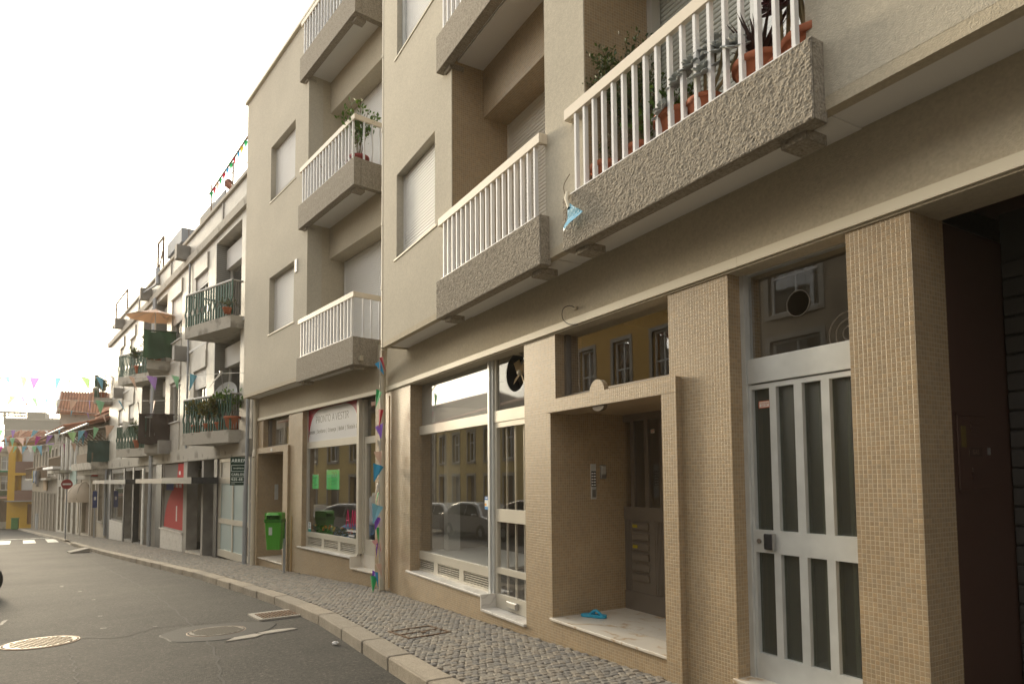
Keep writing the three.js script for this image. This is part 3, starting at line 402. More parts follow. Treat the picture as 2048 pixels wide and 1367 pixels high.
    const tx = canvasTex(128, 48, (x, w, h) => { x.fillStyle = '#3b2a22'; x.fillRect(0, 0, w, h); x.fillStyle = '#6e5a4c'; x.font = 'bold 36px sans-serif'; x.textAlign = 'center'; x.fillText('GAS', w / 2, 37); }); const g = new THREE.BoxGeometry(.14, .05, .003); g.rotateY(Math.PI / 2); const c = loc(T, 1.8935, .125, -.55); g.translate(c.x, c.y, c.z); part(T, 'gas_lettering', g, mat([1, 1, 1], .7, { map: tx }), gb); }
  // --- dark rooms behind the glass
  part(T, 'shop_interior', [bx(T, 5.7, 9.6, -1.6, -1.55, -6, -.331), bx(T, 9.42, 9.6, -1.55, 1.6, -6, -.331), bx(T, 5.62, 5.72, -1.55, 1.6, -6, -1.101), bx(T, 5.72, 9.42, -1.55, 1.6, -6.1, -6), bx(T, 5.62, 9.6, 1.6, 1.7, -6, -.331)], M.room);
  part(T, 'display_platform', bx(T, 7.05, 9.41, -1.13, -1.10, -1.3, -.215), M.roomLight); part(T, 'platform_front', bx(T, 7.05, 9.41, -1.5, -1.131, -1.29, -1.2), M.room);
  part(T, 'inner_column', bx(T, 9.14, 9.3, -1.1, 1.59, -.75, -.55), M.roomLight);
  part(T, 'hall_interior', [bx(T, 3.3, 5.6, -1.6, -1.42, -4, -1.101), bx(T, 3.3, 5.6, -1.42, 1.9, -4.1, -4), bx(T, 3.3, 3.4, -1.42, 1.9, -4, -1.101), bx(T, 3.3, 5.61, 1.9, 1.95, -4, -.331), bx(T, 5.611, 5.619, .78, 1.9, -1.1, -.331)], M.room);
  part(T, 'store_interior', [bx(T, 2.21, 3.2, -1.6, -1.42, -3, -.331), bx(T, 2.21, 3.2, -1.42, 1.6, -3.1, -3), bx(T, 3.2, 3.26, -1.42, 1.6, -3, -.331), bx(T, 2.2, 3.2, 1.6, 1.65, -3, -.331)], M.room);
  for (const [s, w] of [[2.79, .035], [2.62, .03], [2.44, .02]]) part(T, 'curtain_strip', bx(T, s, s + w, -1.35, .6, -.25, -.235), M.roomLight);
  // fixings and pipes
  { const pts = [[4.98, 1.60, .01], [4.99, 1.62, .07], [5.06, 1.60, .10], [5.10, 1.52, .08], [5.05, 1.46, .05], [4.92, 1.43, .03]].map(q => loc(T, ...q)); part(T, 'loose_wire', tube(pts, .004), M.black); part(T, 'wire_box', bx(T, 4.96, 5.0, 1.585, 1.615, 0, .025), M.lintel); }
  const dp = part(T, 'drainpipe', [rod(loc(T, 9.55, 11.2, .33), loc(T, 9.55, 2.0, .33), .05, .05, 14), rod(loc(T, 9.55, 2.0, .33), loc(T, 10.32, 1.72, .09), .05, .05, 14), rod(loc(T, 10.32, 1.72, .09), loc(T, 10.32, -1.80, .09), .048, .048, 14)], M.pvc);
  for (const h of [2.9, 3.9, 5.4, 6.6, 8.4]) part(T, 'pipe_collar', rod(loc(T, 9.55, h, .33), loc(T, 9.55, h + .06, .33), .057, .057, 14), M.pvc, dp); for (const h of [1.5, .6, -.5, -1.4]) part(T, 'pipe_collar', rod(loc(T, 10.32, h, .09), loc(T, 10.32, h + .05, .09), .056, .056, 14), M.pvc, dp);
  part(T, 'conduit', [rod(loc(T, 10.16, 1.35, .03), loc(T, 10.16, -1.75, .03), .014)], M.copperPipe);
}
// ---------------------------------------------------------------- second section of the beige block (S)
{
  const T = thing('apartment_building', 'second beige apartment block with clothes shop and green litter bin in front', 'building', FS, 3.3, G(-14), 0);
  const holes = [[4.449, 6.194, .775, 1.6], [4.64, 6.40, -1.905, .63], [1.16, 3.62, -1.44, 1.6], [.24, 1.16, -1.62, 1.6]];
  part(T, 'mosaic_wall', wallBoxes(T, 0.02, 6.72, -2.6, 1.465, -.3, 0, holes), M.mosaic);
  part(T, 'entrance_surround', [bx(T, 4.35, 6.47, .632, .765, -.001, .05), bx(T, 4.35, 4.64, -2.4, .631, -.001, .05), bx(T, 6.40, 6.47, -2.4, .631, -.001, .05)], M.mosaic);
  part(T, 'house_number', bx(T, 5.36, 5.48, .66, .73, .05, .058), M.marbleGrey);
  part(T, 'lintel_band', bx(T, .02, 6.72, 1.512, 2.3, -.3, 0), M.lintel);
  part(T, 'cornice_strip', bx(T, .15, 6.80, 1.446, 1.511, -.02, .03), M.cream);
  part(T, 'soffit', bx(T, .2, 6.56, 2.012, 2.06, .001, .30), M.soffit);
  part(T, 'drip_edge', [bx(T, .1, 6.62, 1.99, 2.07, .30, .359), bx(T, 6.56, 6.619, 1.991, 2.07, .001, .30)], M.lintel);
  const wins = [[3.25, 4.79, 3.25, 4.54], [3.25, 4.79, 6.30, 7.58]];
  part(T, 'upper_wall', wallBoxes(T, 2.52, 6.62, 2.07, 9.45, .06, .36, wins), M.stucco);
  part(T, 'end_wall', [bx(T, 6.32, 6.619, 2.07, 9.44, -7, .059), bx(T, 6.42, 6.719, -2.6, 2.07, -7, -.301)], M.stucco);
  part(T, 'roof_coping', [bx(T, -.6, 6.68, 9.451, 9.52, -7, .42)], M.cream);
  part(T, 'rear_wall', bx(T, -1.2, 6.62, -3, 9.44, -7.3, -7.01), M.stucco);
  for (let f = 0; f < 3; f++) { const fl = 2.3 + f * 3.08, ce = 5.08 + f * 3.08 - (f ? .02 : 0);
    part(T, 'loggia_side', bx(T, 2.521, 2.64, fl - .2, f === 2 ? 9.44 : ce + .05, -.5, .059), M.lintel); if (f < 2) part(T, 'loggia_beam', bx(T, -1.6, 2.52, ce - .62, ce + .2, -.42, -.1), M.lintel);
    part(T, 'loggia_back', bx(T, -1.7, 2.6, fl - .25, ce + .3, -.8, -.55), M.lintel);
    shutter(T, -.9, 2.49, fl, ce - .62, -.43, M.slat, T.g, false); }
  for (const [hb, ht] of [[1.92, 2.40], [5.02, 5.51], [8.1, 8.6]]) balcony(T, .17, 2.78, hb, ht, .46, .13, M.roughcast, { count: 17, endReturn: -.35, inset: .14, floorO: -.4 });
  for (const [i, w] of wins.entries()) { const q = part(T, 'window', bx(T, w[0] - .05, w[1] + .05, w[2] - .028, w[2], .1, .375, .004), M.cream); shutter(T, w[0], w[1], w[2] + (i ? .19 : 0), w[3], .22, M.slat, q, false); part(T, 'window_back', bx(T, w[0] - .05, w[1] + .05, w[2] - .05, w[3] + .05, .03, .059), M.dark, q);
    if (i) { part(T, 'window_frame', [bx(T, w[0], w[1], w[2], w[2] + .045, .13, .18), bx(T, 3.95, 4.01, w[2] + .045, w[2] + .25, .13, .18)], M.alu, q); part(T, 'pane', bx(T, w[0], w[1], w[2] + .045, w[2] + .25, .15, .154), M.pane, q); } }
  part(T, 'alarm_plate', bx(T, 3.03, 3.15, 4.25, 4.52, .36, .385, .004), M.whitePaint);
  { const tr = part(T, 'transom_window', [bx(T, 4.449, 6.194, .776, .81, -.2, -.12), bx(T, 6.15, 6.194, .81, 1.44, -.2, -.12)], M.bronze); part(T, 'pane', bx(T, 4.449, 6.15, .81, 1.44, -.162, -.158), M.pane, tr); part(T, 'transom_back', bx(T, 4.4, 6.25, .7, 1.5, -.9, -.85), M.room, tr); }
  part(T, 'porch_wall', [bx(T, 6.401, 6.55, -2.2, .8, -1.2, -.301), bx(T, 4.5, 4.639, -2.2, .8, -1.2, -.301), bx(T, 4.5, 6.5, .631, .77, -1.2, -.302)], M.mosaic);
  part(T, 'porch_step', bx(T, 4.645, 6.49, -1.9, -1.872, -.62, .03, .006), M.marble); part(T, 'upper_step', [bx(T, 4.645, 6.40, -1.872, -1.70, -1.2, -.62), bx(T, 4.645, 6.40, -1.699, -1.67, -1.2, -.60, .005)], M.marble);
  part(T, 'entrance_door', [bx(T, 4.64, 6.40, -1.67, .63, -1.25, -1.2)], M.bronze);
  part(T, 'intercom', bx(T, 6.394, 6.40, -.5, -.12, -.45, -.36, .003), M.aluGrey);
  // clothes shop front
  const SO = -.16, SI = -.10;
  part(T, 'window_sill', bx(T, 1.165, 3.80, -1.44, -1.41, -.3, .035, .006), M.marbleGrey);
  part(T, 'door_step', [bx(T, .25, 1.155, -1.62, -1.592, -.3, .035, .006), bx(T, .25, 1.138, -1.591, -1.36, -.30, -.17), bx(T, 1.14, 1.164, -1.6, -1.40, -.29, .036)], M.marble);
  const sw = part(T, 'shop_window', [bx(T, 1.15, 3.64, .645, .772, SO, SI), bx(T, 3.585, 3.64, -1.41, 1.445, SO, SI + .001), bx(T, 1.15, 3.585, -1.20, -1.10, SO, SI), bx(T, 1.15, 3.585, -1.41, -1.37, SO, SI), ...[[1.15, 1.22], [1.88, 2.0], [2.67, 2.79], [3.52, 3.585]].map(q => bx(T, q[0], q[1], -1.37, -1.20, SO, SI - .004)), bx(T, 1.06, 1.149, -1.36, 1.445, SO, SI + .02)], M.aluWarm); part(T, 'corner_return', bx(T, 1.0, 1.059, -1.36, 1.445, -.23, -.15), M.aluWarm, sw);
  for (const [a, b] of [[1.22, 1.88], [2.0, 2.67], [2.79, 3.52]]) for (let i = 0; i < 5; i++) { const g = new THREE.BoxGeometry(b - a, .012, .02); g.rotateX(.3); const c = loc(T, (a + b) / 2, -1.352 + i * .033, -.122); piece('louvre_slat', metricUV(clean(g)), M.aluWarm, sw, c.x, c.y, c.z); }
  part(T, 'pane', bx(T, 1.15, 3.585, -1.10, .645, -.132, -.128), M.pane, sw);
  // the door is set back in the corner, seen at an angle
  const sd = part(T, 'shop_door', [bx(T, .1, .995, .64, .765, -.23, -.17), bx(T, .1, .995, -1.36, -1.09, -.23, -.17), bx(T, .93, .995, -1.09, .64, -.23, -.171), bx(T, .50, .54, -1.09, .64, -.23, -.18), bx(T, .1, .16, -1.09, .64, -.23, -.172)], M.aluWarm); part(T, 'pane', bx(T, .54, .93, -1.09, .64, -.205, -.201), M.pane, sd); part(T, 'pane', bx(T, .16, .50, -1.09, .64, -.205, -.201), M.pane, sd); part(T, 'pane', bx(T, .1, .995, .765, 1.44, -.205, -.201), M.pane, sd);
  part(T, 'shop_interior', [bx(T, .02, 4.3, -1.36, -1.3, -5, -.301), bx(T, 4.2, 4.3, -1.3, 1.6, -5, -.301), bx(T, 0.02, 4.3, -1.3, 1.6, -5.1, -5), bx(T, -.05, .019, -1.5, 1.6, -5, -.301), bx(T, 0.02, 4.3, 1.6, 1.65, -5, -.301), bx(T, 1.0, 4.2, -1.299, -1.16, -1.1, -.17)], M.room);
  part(T, 'display_wall', [bx(T, 1.2, 3.4, -1.2, 1.5, -2.6, -2.5)], mat([.20, .15, .09], .8));
  // downpipes at the far corner
  part(T, 'drainpipe', [rod(loc(T, 6.62, 2.0, .06), loc(T, 6.62, .75, .06), .05, .05, 12), rod(loc(T, 6.62, .75, .06), loc(T, 6.55, .55, .10), .05, .05, 12), rod(loc(T, 6.55, .55, .10), loc(T, 6.55, -2.08, .10), .055, .055, 12), rod(loc(T, 6.55, -.55, .10), loc(T, 6.55, -.5, .1), .065, .065, 12), rod(loc(T, 6.55, -1.75, .10), loc(T, 6.55, -1.7, .1), .065, .065, 12)], M.pvc);
}
// printed shop sign
{ const tex = canvasTex(1024, 300, (x, w, h) => { x.fillStyle = '#a81c3c'; x.fillRect(0, 0, w, h); x.fillStyle = '#d9dadb'; x.beginPath(); x.moveTo(12, h); x.quadraticCurveTo(20, 20, 300, 6); x.lineTo(760, 6); x.quadraticCurveTo(990, 20, w - 10, h * .62); x.lineTo(w - 10, h); x.closePath(); x.fill(); x.fillRect(8, 250, w - 16, 50); x.fillStyle = '#3f392c'; x.textAlign = 'center'; x.font = '84px sans-serif'; x.fillText('PRONTO A VESTIR', w / 2 - 8, 132); x.font = 'bold 46px sans-serif'; x.fillText('Homem | Senhora | Criança | Bebé | Têxteis Lar', w / 2, 226); });
  const T = thing('shop_sign', 'grey and crimson clothes shop sign reading PRONTO A VESTIR', 'sign', FS, 2.36, .775, -.13);
  sheet(T, 'sign_panel', 3.58, 1.155, .776, 1.462, -.125, mat([1, 1, 1], .35, { map: tex }), T.g, .012); part(T, 'sign_edge', [bx(T, 1.15, 3.584, .772, .784, -.13, -.112), bx(T, 1.15, 1.162, .785, 1.45, -.13, -.112)], M.aluWarm); }
// fluorescent price sheets, window lettering
for (const [s0, s1, h0, h1, txt, lab] of [[2.649, 2.022, -.207, .183, '-20%', 'large fluorescent green price sheet in the clothes shop window'], [3.387, 3.046, -.198, .097, 'novo', 'small fluorescent green notice left of the larger green sheet']]) {
  const tex = canvasTex(256, 256, (x, w, h) => { x.fillStyle = '#3fe07a'; x.fillRect(0, 0, w, h); if (txt === '-20%') { x.fillStyle = '#57803f'; x.font = '96px serif'; x.textAlign = 'center'; x.fillText('20', 150, 96); x.font = '30px serif'; x.fillText('?', 226, 70); x.strokeStyle = '#2f8f55'; x.lineWidth = 4; for (let i = 0; i < 2; i++) { x.beginPath(); x.moveTo(90, 150 + i * 40); x.lineTo(190, 140 + i * 40); x.stroke(); } } else { x.strokeStyle = '#1f5f3a'; x.lineWidth = 9; for (const [a, b, c] of [[40, 60, 190], [120, 110, 150], [40, 150, 70], [90, 190, 200]]) { x.beginPath(); x.moveTo(a, b); x.lineTo(c, b - 8); x.stroke(); } } });
  const T = thing('price_sheet', lab, 'paper sheet', FS, (s0 + s1) / 2, h0, -.14, 'green sheets in the shop window'); sheet(T, 'sheet', s0, s1, h0, h1, -.137, mat([1, 1, 1], .6, { map: tex }), T.g, .002); for (const s of [s0 - .03, s1 + .03]) part(T, 'tape', bx(T, s - .02, s + .02, h1 - .02, h1 + .012, -.1355, -.1345), M.string); }
{ const T = thing('window_lettering', 'pink letters A M with small white words on the shop glass', 'lettering', FS, 1.5, -1.0, -.124); const bar = (a, b) => rod(loc(T, ...a), loc(T, ...b), .008, .008, 5); const o = -.122, pk = mat([.62, .03, .13], .5);
  part(T, 'letter_a', [bar([1.68, -.9, o], [1.60, -.58, o]), bar([1.60, -.58, o], [1.52, -.9, o]), bar([1.65, -.78, o], [1.55, -.78, o])], pk); part(T, 'letter_m', [bar([1.45, -.9, o], [1.39, -.58, o]), bar([1.39, -.58, o], [1.34, -.88, o]), bar([1.34, -.88, o], [1.29, -.58, o]), bar([1.29, -.58, o], [1.23, -.9, o])], pk);
  const t2 = []; for (let i = 0; i < 9; i++) t2.push(bx(T, 1.20 + i * .05, 1.20 + i * .05 + .03, -.985, -.945, -.124, -.121)); for (let i = 0; i < 5; i++) t2.push(bx(T, 1.32 + i * .05, 1.32 + i * .05 + .035, -1.07, -1.04, -.124, -.121)); part(T, 'small_words', t2, M.whitePaint); }
{ const tx = canvasTex(64, 96, (x, w, h) => { x.fillStyle = '#e9efef'; x.fillRect(0, 0, w, h); x.fillStyle = '#2d9a94'; x.fillRect(0, 70, w, 26); x.fillStyle = '#46545a'; x.fillRect(14, 10, 36, 12); x.fillRect(10, 34, 44, 6); x.fillRect(10, 48, 44, 6); }); const T = thing('window_sticker', 'small white and teal sticker low on the clothes shop window', 'sticker', FS, 3.5, -1.1, -.12); sheet(T, 'sticker', 3.56, 3.42, -1.1, -.90, -.126, mat([1, 1, 1], .5, { map: tx }), T.g, .002); }

// window display: shirts on busts, cloths, artificial flowers
function bust(s, h, o, m, lab, sc = 1) { const T = thing('display_bust', lab, 'mannequin', FS, s, h, o); const pts = [[.02, 0], [.13, .0], [.15, .1], [.14, .22], [.19, .42], [.17, .5], [.07, .555], [.055, .62], [.0, .63]].map(q => new THREE.Vector2(q[0] * sc, q[1] * sc)); const g = new THREE.LatheGeometry(pts, 20); g.scale(1.15, 1, .68); part(T, 'shirt', g, m); for (const k of [-1, 1]) { const a = new THREE.Vector3(k * .17 * sc, .46 * sc, 0), b = new THREE.Vector3(k * .27 * sc, .2 * sc, .03); part(T, 'sleeve', rod(a, b, .06 * sc, .075 * sc, 10), m); } part(T, 'collar', new THREE.TorusGeometry(.075 * sc, .018, 6, 16).rotateX(Math.PI / 2).translate(0, .54 * sc, 0), m); part(T, 'stand', rod(new THREE.Vector3(0, -.25, 0), new THREE.Vector3(0, 0, 0), .02), M.steel); return T; }
const shirtW = texMat(colTex(128, .3, (u, v) => mul([.62, .66, .70], .9 + .2 * nA(u, v))), .8);
bust(1.75, -.9, -.75, shirtW, 'white shirt on a bust behind the shop window glass'); bust(.75, -.95, -.95, shirtW, 'white printed top on a bust behind the shop door glass');
bust(2.15, -.98, -.9, mat([.20, .10, .16], .8), 'short mauve top on a low bust beside the white shirt', .8); bust(.35, -.8, -1.2, mat([.10, .22, .24], .8), 'teal patterned dress bust deepest by the shop door');
{ const T = thing('folded_cloth', 'pale blue cloth draped over the shop window display', 'cloth', FS, 1.9, -1.15, -.5); const g = new THREE.PlaneGeometry(1.35, .62, 26, 14), p = g.attributes.position; for (let i = 0; i < p.count; i++) { const x = p.getX(i), y = p.getY(i); p.setXYZ(i, x, .14 + .08 * Math.sin(x * 9 + y * 6) + .05 * Math.sin(x * 21) - .16 * (.31 - y) + .03, -y * .9); } g.computeVertexNormals(); part(T, 'cloth', g, mat([.16, .36, .62], .8)); part(T, 'hem', tube([new THREE.Vector3(-.67, .1, .28), new THREE.Vector3(-.2, .06, .28), new THREE.Vector3(.2, .12, .28), new THREE.Vector3(.67, .05, .28)], .012), mat([.4, .55, .75], .8)); }
{ const T = thing('flower_garland', 'artificial leafy garland with red and orange flowers along the display', 'garland', FS, 2.3, -1.15, -.22); const lg = [], fl = { r: [], o: [], y: [] }; const leaf = new THREE.PlaneGeometry(.05, .03); for (let i = 0; i < 620; i++) { const g = leaf.clone(); g.rotateX(rr(-1.5, 1.5)); g.rotateY(rr(0, 6)); const door = i > 470; const s = door ? rr(.15, .93) : rr(1.2, 3.5); const c = loc(T, s, -1.09 + (door ? rr(0, .34) * R() : rr(0, .12)), door ? rr(-.62, -.5) : rr(-.34, -.17)); g.translate(c.x, c.y, c.z); lg.push(clean(g)); } part(T, 'leaves', lg, mat([.025, .075, .02], .6)).userData.kind = 'stuff';
  for (let i = 0; i < 34; i++) { const g = new THREE.IcosahedronGeometry(rr(.016, .032), 1); const door = i > 24; const c = loc(T, door ? rr(.2, .9) : rr(1.2, 3.5), -1.03 + rr(0, door ? .25 : .09), door ? -.52 : rr(-.26, -.17)); g.translate(c.x, c.y, c.z); fl['roy'[i % 3]].push(clean(g)); } part(T, 'red_flowers', fl.r, mat([.45, .03, .03], .7)); part(T, 'orange_flowers', fl.o, mat([.62, .16, .03], .7)); part(T, 'yellow_flowers', fl.y, mat([.62, .40, .03], .7)); }
{ const T = thing('sunflower', 'large artificial sunflower beside the white shirt in the window', 'flower', FS, 1.38, -.62, -.4); const pet = []; for (let i = 0; i < 16; i++) { const g = new THREE.SphereGeometry(.05, 6, 4); g.scale(.35, 1, .2); g.translate(0, .085, 0); g.rotateZ(i / 16 * Math.PI * 2); pet.push(clean(g)); } part(T, 'petals', pet, mat([.68, .40, .02], .6)); part(T, 'seed_head', new THREE.SphereGeometry(.06, 14, 8).scale(1, 1, .4), mat([.09, .045, .02], .9)); part(T, 'stalk', rod(new THREE.Vector3(0, -.5, -.05), new THREE.Vector3(0, 0, 0), .01), M.leaf[0]); }

// ---------------------------------------------------------------- pale tiled block with green balconies (T)
M.tileWhite = texMat(colTex(512, 1.2, (u, v) => { const y = v * 24, f = y - Math.floor(y), l = smooth(.04, .1, Math.min(f, 1 - f)); return mul(lerp3([.27, .25, .22], [.50, .475, .42], l), .80 + .4 * nA(u, v)); }), .55);
M.tileWhiteSmooth = texMat(colTex(256, 1.6, (u, v) => mul([.47, .44, .375], .72 + .56 * nB(u, v))), .5);
M.tileGrey = texMat(colTex(512, 1.2, (u, v) => { const y = v * 20, f = y - Math.floor(y), l = smooth(.06, .14, Math.min(f, 1 - f)); return mul(lerp3([.10, .10, .09], [.27, .265, .245], l), .85 + .3 * nA(u, v)); }), .5);
M.tileBlack = texMat(colTex(512, .8, (u, v) => { const x = u * 24, y = v * 24, e = Math.min(x - Math.floor(x), 1 - x + Math.floor(x), y - Math.floor(y), 1 - y + Math.floor(y)); return lerp3([.10, .10, .105], mul([.020, .022, .027], .7 + .6 * nA(u, v)), smooth(.05, .1, e)); }), .35);
M.balGreen = mat([.035, .075, .05], .55); M.balGreenLight = mat([.032, .095, .062], .6);
M.paleTop = mat([.66, .65, .62], .7); M.greyPaint = texMat(colTex(256, 2.3, (u, v) => mul([.30, .285, .26], .7 + .6 * nB(u, v))), .7);
// wedge-shaped balcony: front line runs from (sa, oa) to (sb, ob)
function wedge(T, sa, oa, sb, ob, hb, hf, hr, cover, name = 'balcony') {
  const sh = new THREE.Shape([[-(sa - T.s), -(0 - T.o)], [-(sa - T.s), -(oa - T.o)], [-(sb - T.s), -(ob - T.o)], [-(sb - T.s), -(0 - T.o)]].map(q => new THREE.Vector2(...q)));
  const g = new THREE.ExtrudeGeometry(sh, { depth: hf - hb, bevelEnabled: false }); g.rotateX(-Math.PI / 2); g.translate(0, hb - T.h, 0); const p = part(T, name, metricUV(clean(g)), M.oldConcrete);
  const A = loc(T, sa, 0, oa), B = loc(T, sb, 0, ob), L = A.distanceTo(B), n = Math.max(4, Math.round(L / .135)), ang = Math.atan2(-(B.z - A.z), B.x - A.x);
  const y0 = hf + .02 - T.h, y1 = hr - T.h, H = y1 - y0; // cranked metal slats
  const prof = [[0, 0], [0, .28], [.05, .36], [.05, .44], [0, .52], [0, 1]];
  const sg = []; for (let k = 0; k < prof.length - 1; k++) { const a = new THREE.Vector3(prof[k][0], prof[k][1] * H, 0), b = new THREE.Vector3(prof[k + 1][0], prof[k + 1][1] * H, 0); const d = b.clone().sub(a), l = d.length(); const q = new THREE.BoxGeometry(.06, l + .01, .025); q.rotateZ(Math.atan2(-d.x, d.y)); q.translate((a.x + b.x) / 2, (a.y + b.y) / 2, 0); sg.push(clean(q)); } const slat = merge(sg), slatM = slat.clone().scale(-1, 1, 1); slatM.computeVertexNormals();
  for (let i = 0; i <= n; i++) { const t = i / n, m = piece('baluster', i % 2 ? slat : slatM, M.balGreenLight, p, mix(A.x, B.x, t), y0, mix(A.z, B.z, t) - .03); m.rotation.y = ang; }
  part(T, 'handrail', [rod(new THREE.Vector3(A.x, y1, A.z - .03), new THREE.Vector3(B.x, y1, B.z - .03), .035, .035, 6)], M.paleTop, p);
  const ends = []; for (const [s, o] of [[sa, oa], [sb, ob]]) { if (o < .2) continue; const a = loc(T, s, 0, o), b = loc(T, s, 0, .02); ends.push(clean(rod(new THREE.Vector3(a.x, y1, a.z - .03), new THREE.Vector3(b.x, y1, b.z), .03, .03, 6))); for (let i = 1; i < 5; i++) { const x = mix(a.x, b.x, i / 5), z = mix(a.z, b.z, i / 5); ends.push(clean(rod(new THREE.Vector3(x, y0, z), new THREE.Vector3(x, y1, z), .012, .012, 5))); } } if (ends.length) part(T, 'end_rail', ends, M.greyPaint, p);
  return p;
}
function tWindow(T, s0, s1, h0, h1, lab, drop = .45, panel = true) { const w = part(T, 'window', [bx(T, s0, s0 + .06, h0, h1, -.17, -.11), bx(T, s1 - .06, s1, h0, h1, -.17, -.11), bx(T, s0, s1, h0, h0 + .07, -.17, -.11), bx(T, (s0 + s1) / 2 - .03, (s0 + s1) / 2 + .03, h0 + .07, h1, -.165, -.115), bx(T, s0, s1, h1 - .05, h1, -.17, -.11)], M.alu); part(T, 'pane', bx(T, s0 + .06, s1 - .06, h0 + .07, h1 - .05, -.142, -.138), M.pane, w); part(T, 'room_back', bx(T, s0 - .05, s1 + .05, h0 - .05, h1 + .05, -.6, -.55), M.room, w); shutter(T, s0 + .02, s1 - .02, h1 - drop, h1, -.06, M.slat, w, false);
  if (panel) part(T, 'tile_panel', bx(T, s0 - .03, s1 + .03, h1, h1 + .5, .002, .05), M.tileWhite, w); part(T, 'under_panel', bx(T, s0 - .02, s1 + .02, h0 - 1.0, h0 - .02, .002, .03), M.tileWhite, w); part(T, 'sill', bx(T, s0 - .04, s1 + .04, h0 - .02, h0 + .015, -.1, .08), M.paleTop, w); return w; }
{
  const T = thing('apartment_building', 'pale tiled three storey block with green slatted balconies', 'building', FT, 12, G(-29), 0);
  const gh = [[.15, 2.95, -2.3, .6], [3.3, 4.39, -2.3, .6], [4.6, 6.45, -2.3, .6], [6.95, 10.3, -1.75, .6], [12.35, 13.7, -2.7, .35], [14.1, 18.4, -2.7, .45], [18.7, 22.4, -2.0, .45]];
  part(T, 'ground_wall', wallBoxes(T, 0, 24, -3.6, .62, -.3, 0, gh), M.greyPaint);
  for (const [a, b] of [[2.95, 3.3], [6.45, 6.95], [10.35, 11.3], [18.4, 18.7], [16.0, 16.35], [22.5, 23.6]]) part(T, 'black_pillar', bx(T, a + .003, b - .003, -3.2, .6, -.2, .03), a === 6.45 ? M.greyPaint : M.tileBlack);
  part(T, 'grey_pillar', bx(T, 4.391, 4.6, -2.9, .6, -.2, .04), M.greyPaint);
  part(T, 'fascia', bx(T, 0, 24.2, .62, 1.04, -.3, .06), M.oldConcrete);
  const win = [], LG = [[1.1, 3.65], [10.2, 12.25], [12.55, 14.9]];
  const WN = [[4.45, 6.0], [7.8, 9.4], [16.6, 18.0], [19.6, 20.9]];
  for (const f of [0, 1]) { for (const [a, b] of WN) win.push([a, b, (f ? 4.95 : 2.05) + (a > 7 && a < 9 ? .55 : 0) * 0, (f ? 6.6 : 3.5)]); for (const [a, b] of LG) win.push([a, b, f ? 4.45 : 1.25, f ? 7.1 : 4.1]); }
  part(T, 'upper_wall', wallBoxes(T, 0, 24, 1.04, 7.3, -.3, 0, win), M.tileWhiteSmooth);
  part(T, 'floor_band', bx(T, 0, 24.05, 4.22, 4.3, .001, .035), M.paleTop);
  part(T, 'roof_ledge', bx(T, 0, 24.5, 7.28, 7.52, -.3, .10), M.oldConcrete);
  const pp = part(T, 'parapet', bx(T, 0, 23.4, 7.52, 8.17, -.2, -.01), M.tileWhite); part(T, 'parapet_cap', bx(T, 0, 23.5, 8.17, 8.27, -.26, .06), M.oldConcrete, pp); for (const s of [2.9, 9.6, 16]) part(T, 'parapet_post', bx(T, s, s + .14, 7.52, 8.17, -.009, .02), M.greyPaint, pp);
  part(T, 'roof', bx(T, 0, 24, 7.2, 7.3, -9, -.31), M.concrete); part(T, 'rear_wall', [bx(T, 0, 24, -3.6, 8, -9.3, -9), bx(T, 23.7, 23.999, -3.6, 7.2, -9, -.301), bx(T, 0, .2, -3.6, 7.2, -9, -.301)], M.tileWhiteSmooth);
  for (const f of [0, 1]) { for (const [i, [a, b]] of WN.entries()) tWindow(T, a, b, f ? 4.95 : 2.05, f ? 6.6 : 3.5, '', i === 1 ? (f ? .9 : .08) : (i === 0 ? (f ? .35 : .55) : .6), true);
    for (const [a, b] of LG) { const h0 = f ? 4.45 : 1.25, h1 = f ? 7.1 : 4.1; part(T, 'loggia_side', [bx(T, b - .08, b + .1, h0, h1, -.5, -.301), bx(T, b - .08, b - .001, h0, h1, -.3, -.001)], M.tileGrey); part(T, 'loggia_side', bx(T, a - .1, a + .001, h0 - .1, h1 + .1, -.5, -.301), M.tileGrey); part(T, 'loggia_ceiling', bx(T, a, b, h1, h1 + .1, -.5, -.301), M.oldConcrete); part(T, 'loggia_floor', bx(T, a, b, h0 - .1, h0, -.5, -.301), M.oldConcrete); part(T, 'shutter_box', bx(T, a, b, h1 - .75, h1 - .15, -.46, -.29), M.paleTop);
      const d = part(T, 'balcony_door', [bx(T, a, a + .08, h0, h1 - .75, -.46, -.40), bx(T, b - .2, b - .1, h0, h1 - .75, -.46, -.40), bx(T, (a + b) / 2 - .05, (a + b) / 2 + .05, h0, h1 - .75, -.46, -.40)], M.alu); part(T, 'pane', bx(T, a + .08, b - .2, h0, h1 - .75, -.432, -.428), M.pane, d); part(T, 'room_back', bx(T, a - .2, b + .2, h0 - .1, h1 + .1, -1.4, -1.3), M.room, d); } }
  for (const f of [0, 1]) { const hb = f ? 4.02 : .98, hf = hb + .33, hr = f ? 5.28 : 2.26; wedge(T, 3.25, .9, .85, .33, hb, hf, hr); wedge(T, 12.2, .12, 9.35, .8, hb, hf, hr); wedge(T, 14.9, .9, 12.35, .2, hb, hf, hr); }
  wedge(T, 24.6, .2, 22.9, .85, 4.02, 4.35, 5.5);
  for (const [s, h] of [[6.85, 7.48], [6.85, 4.02], [13.2, 7.48], [19.7, 7.48], [19.5, 4.02], [8.9, .95]]) part(T, 'drain_box', bx(T, s, s + .3, h, h + .48, .002, .42), M.greyPaint);
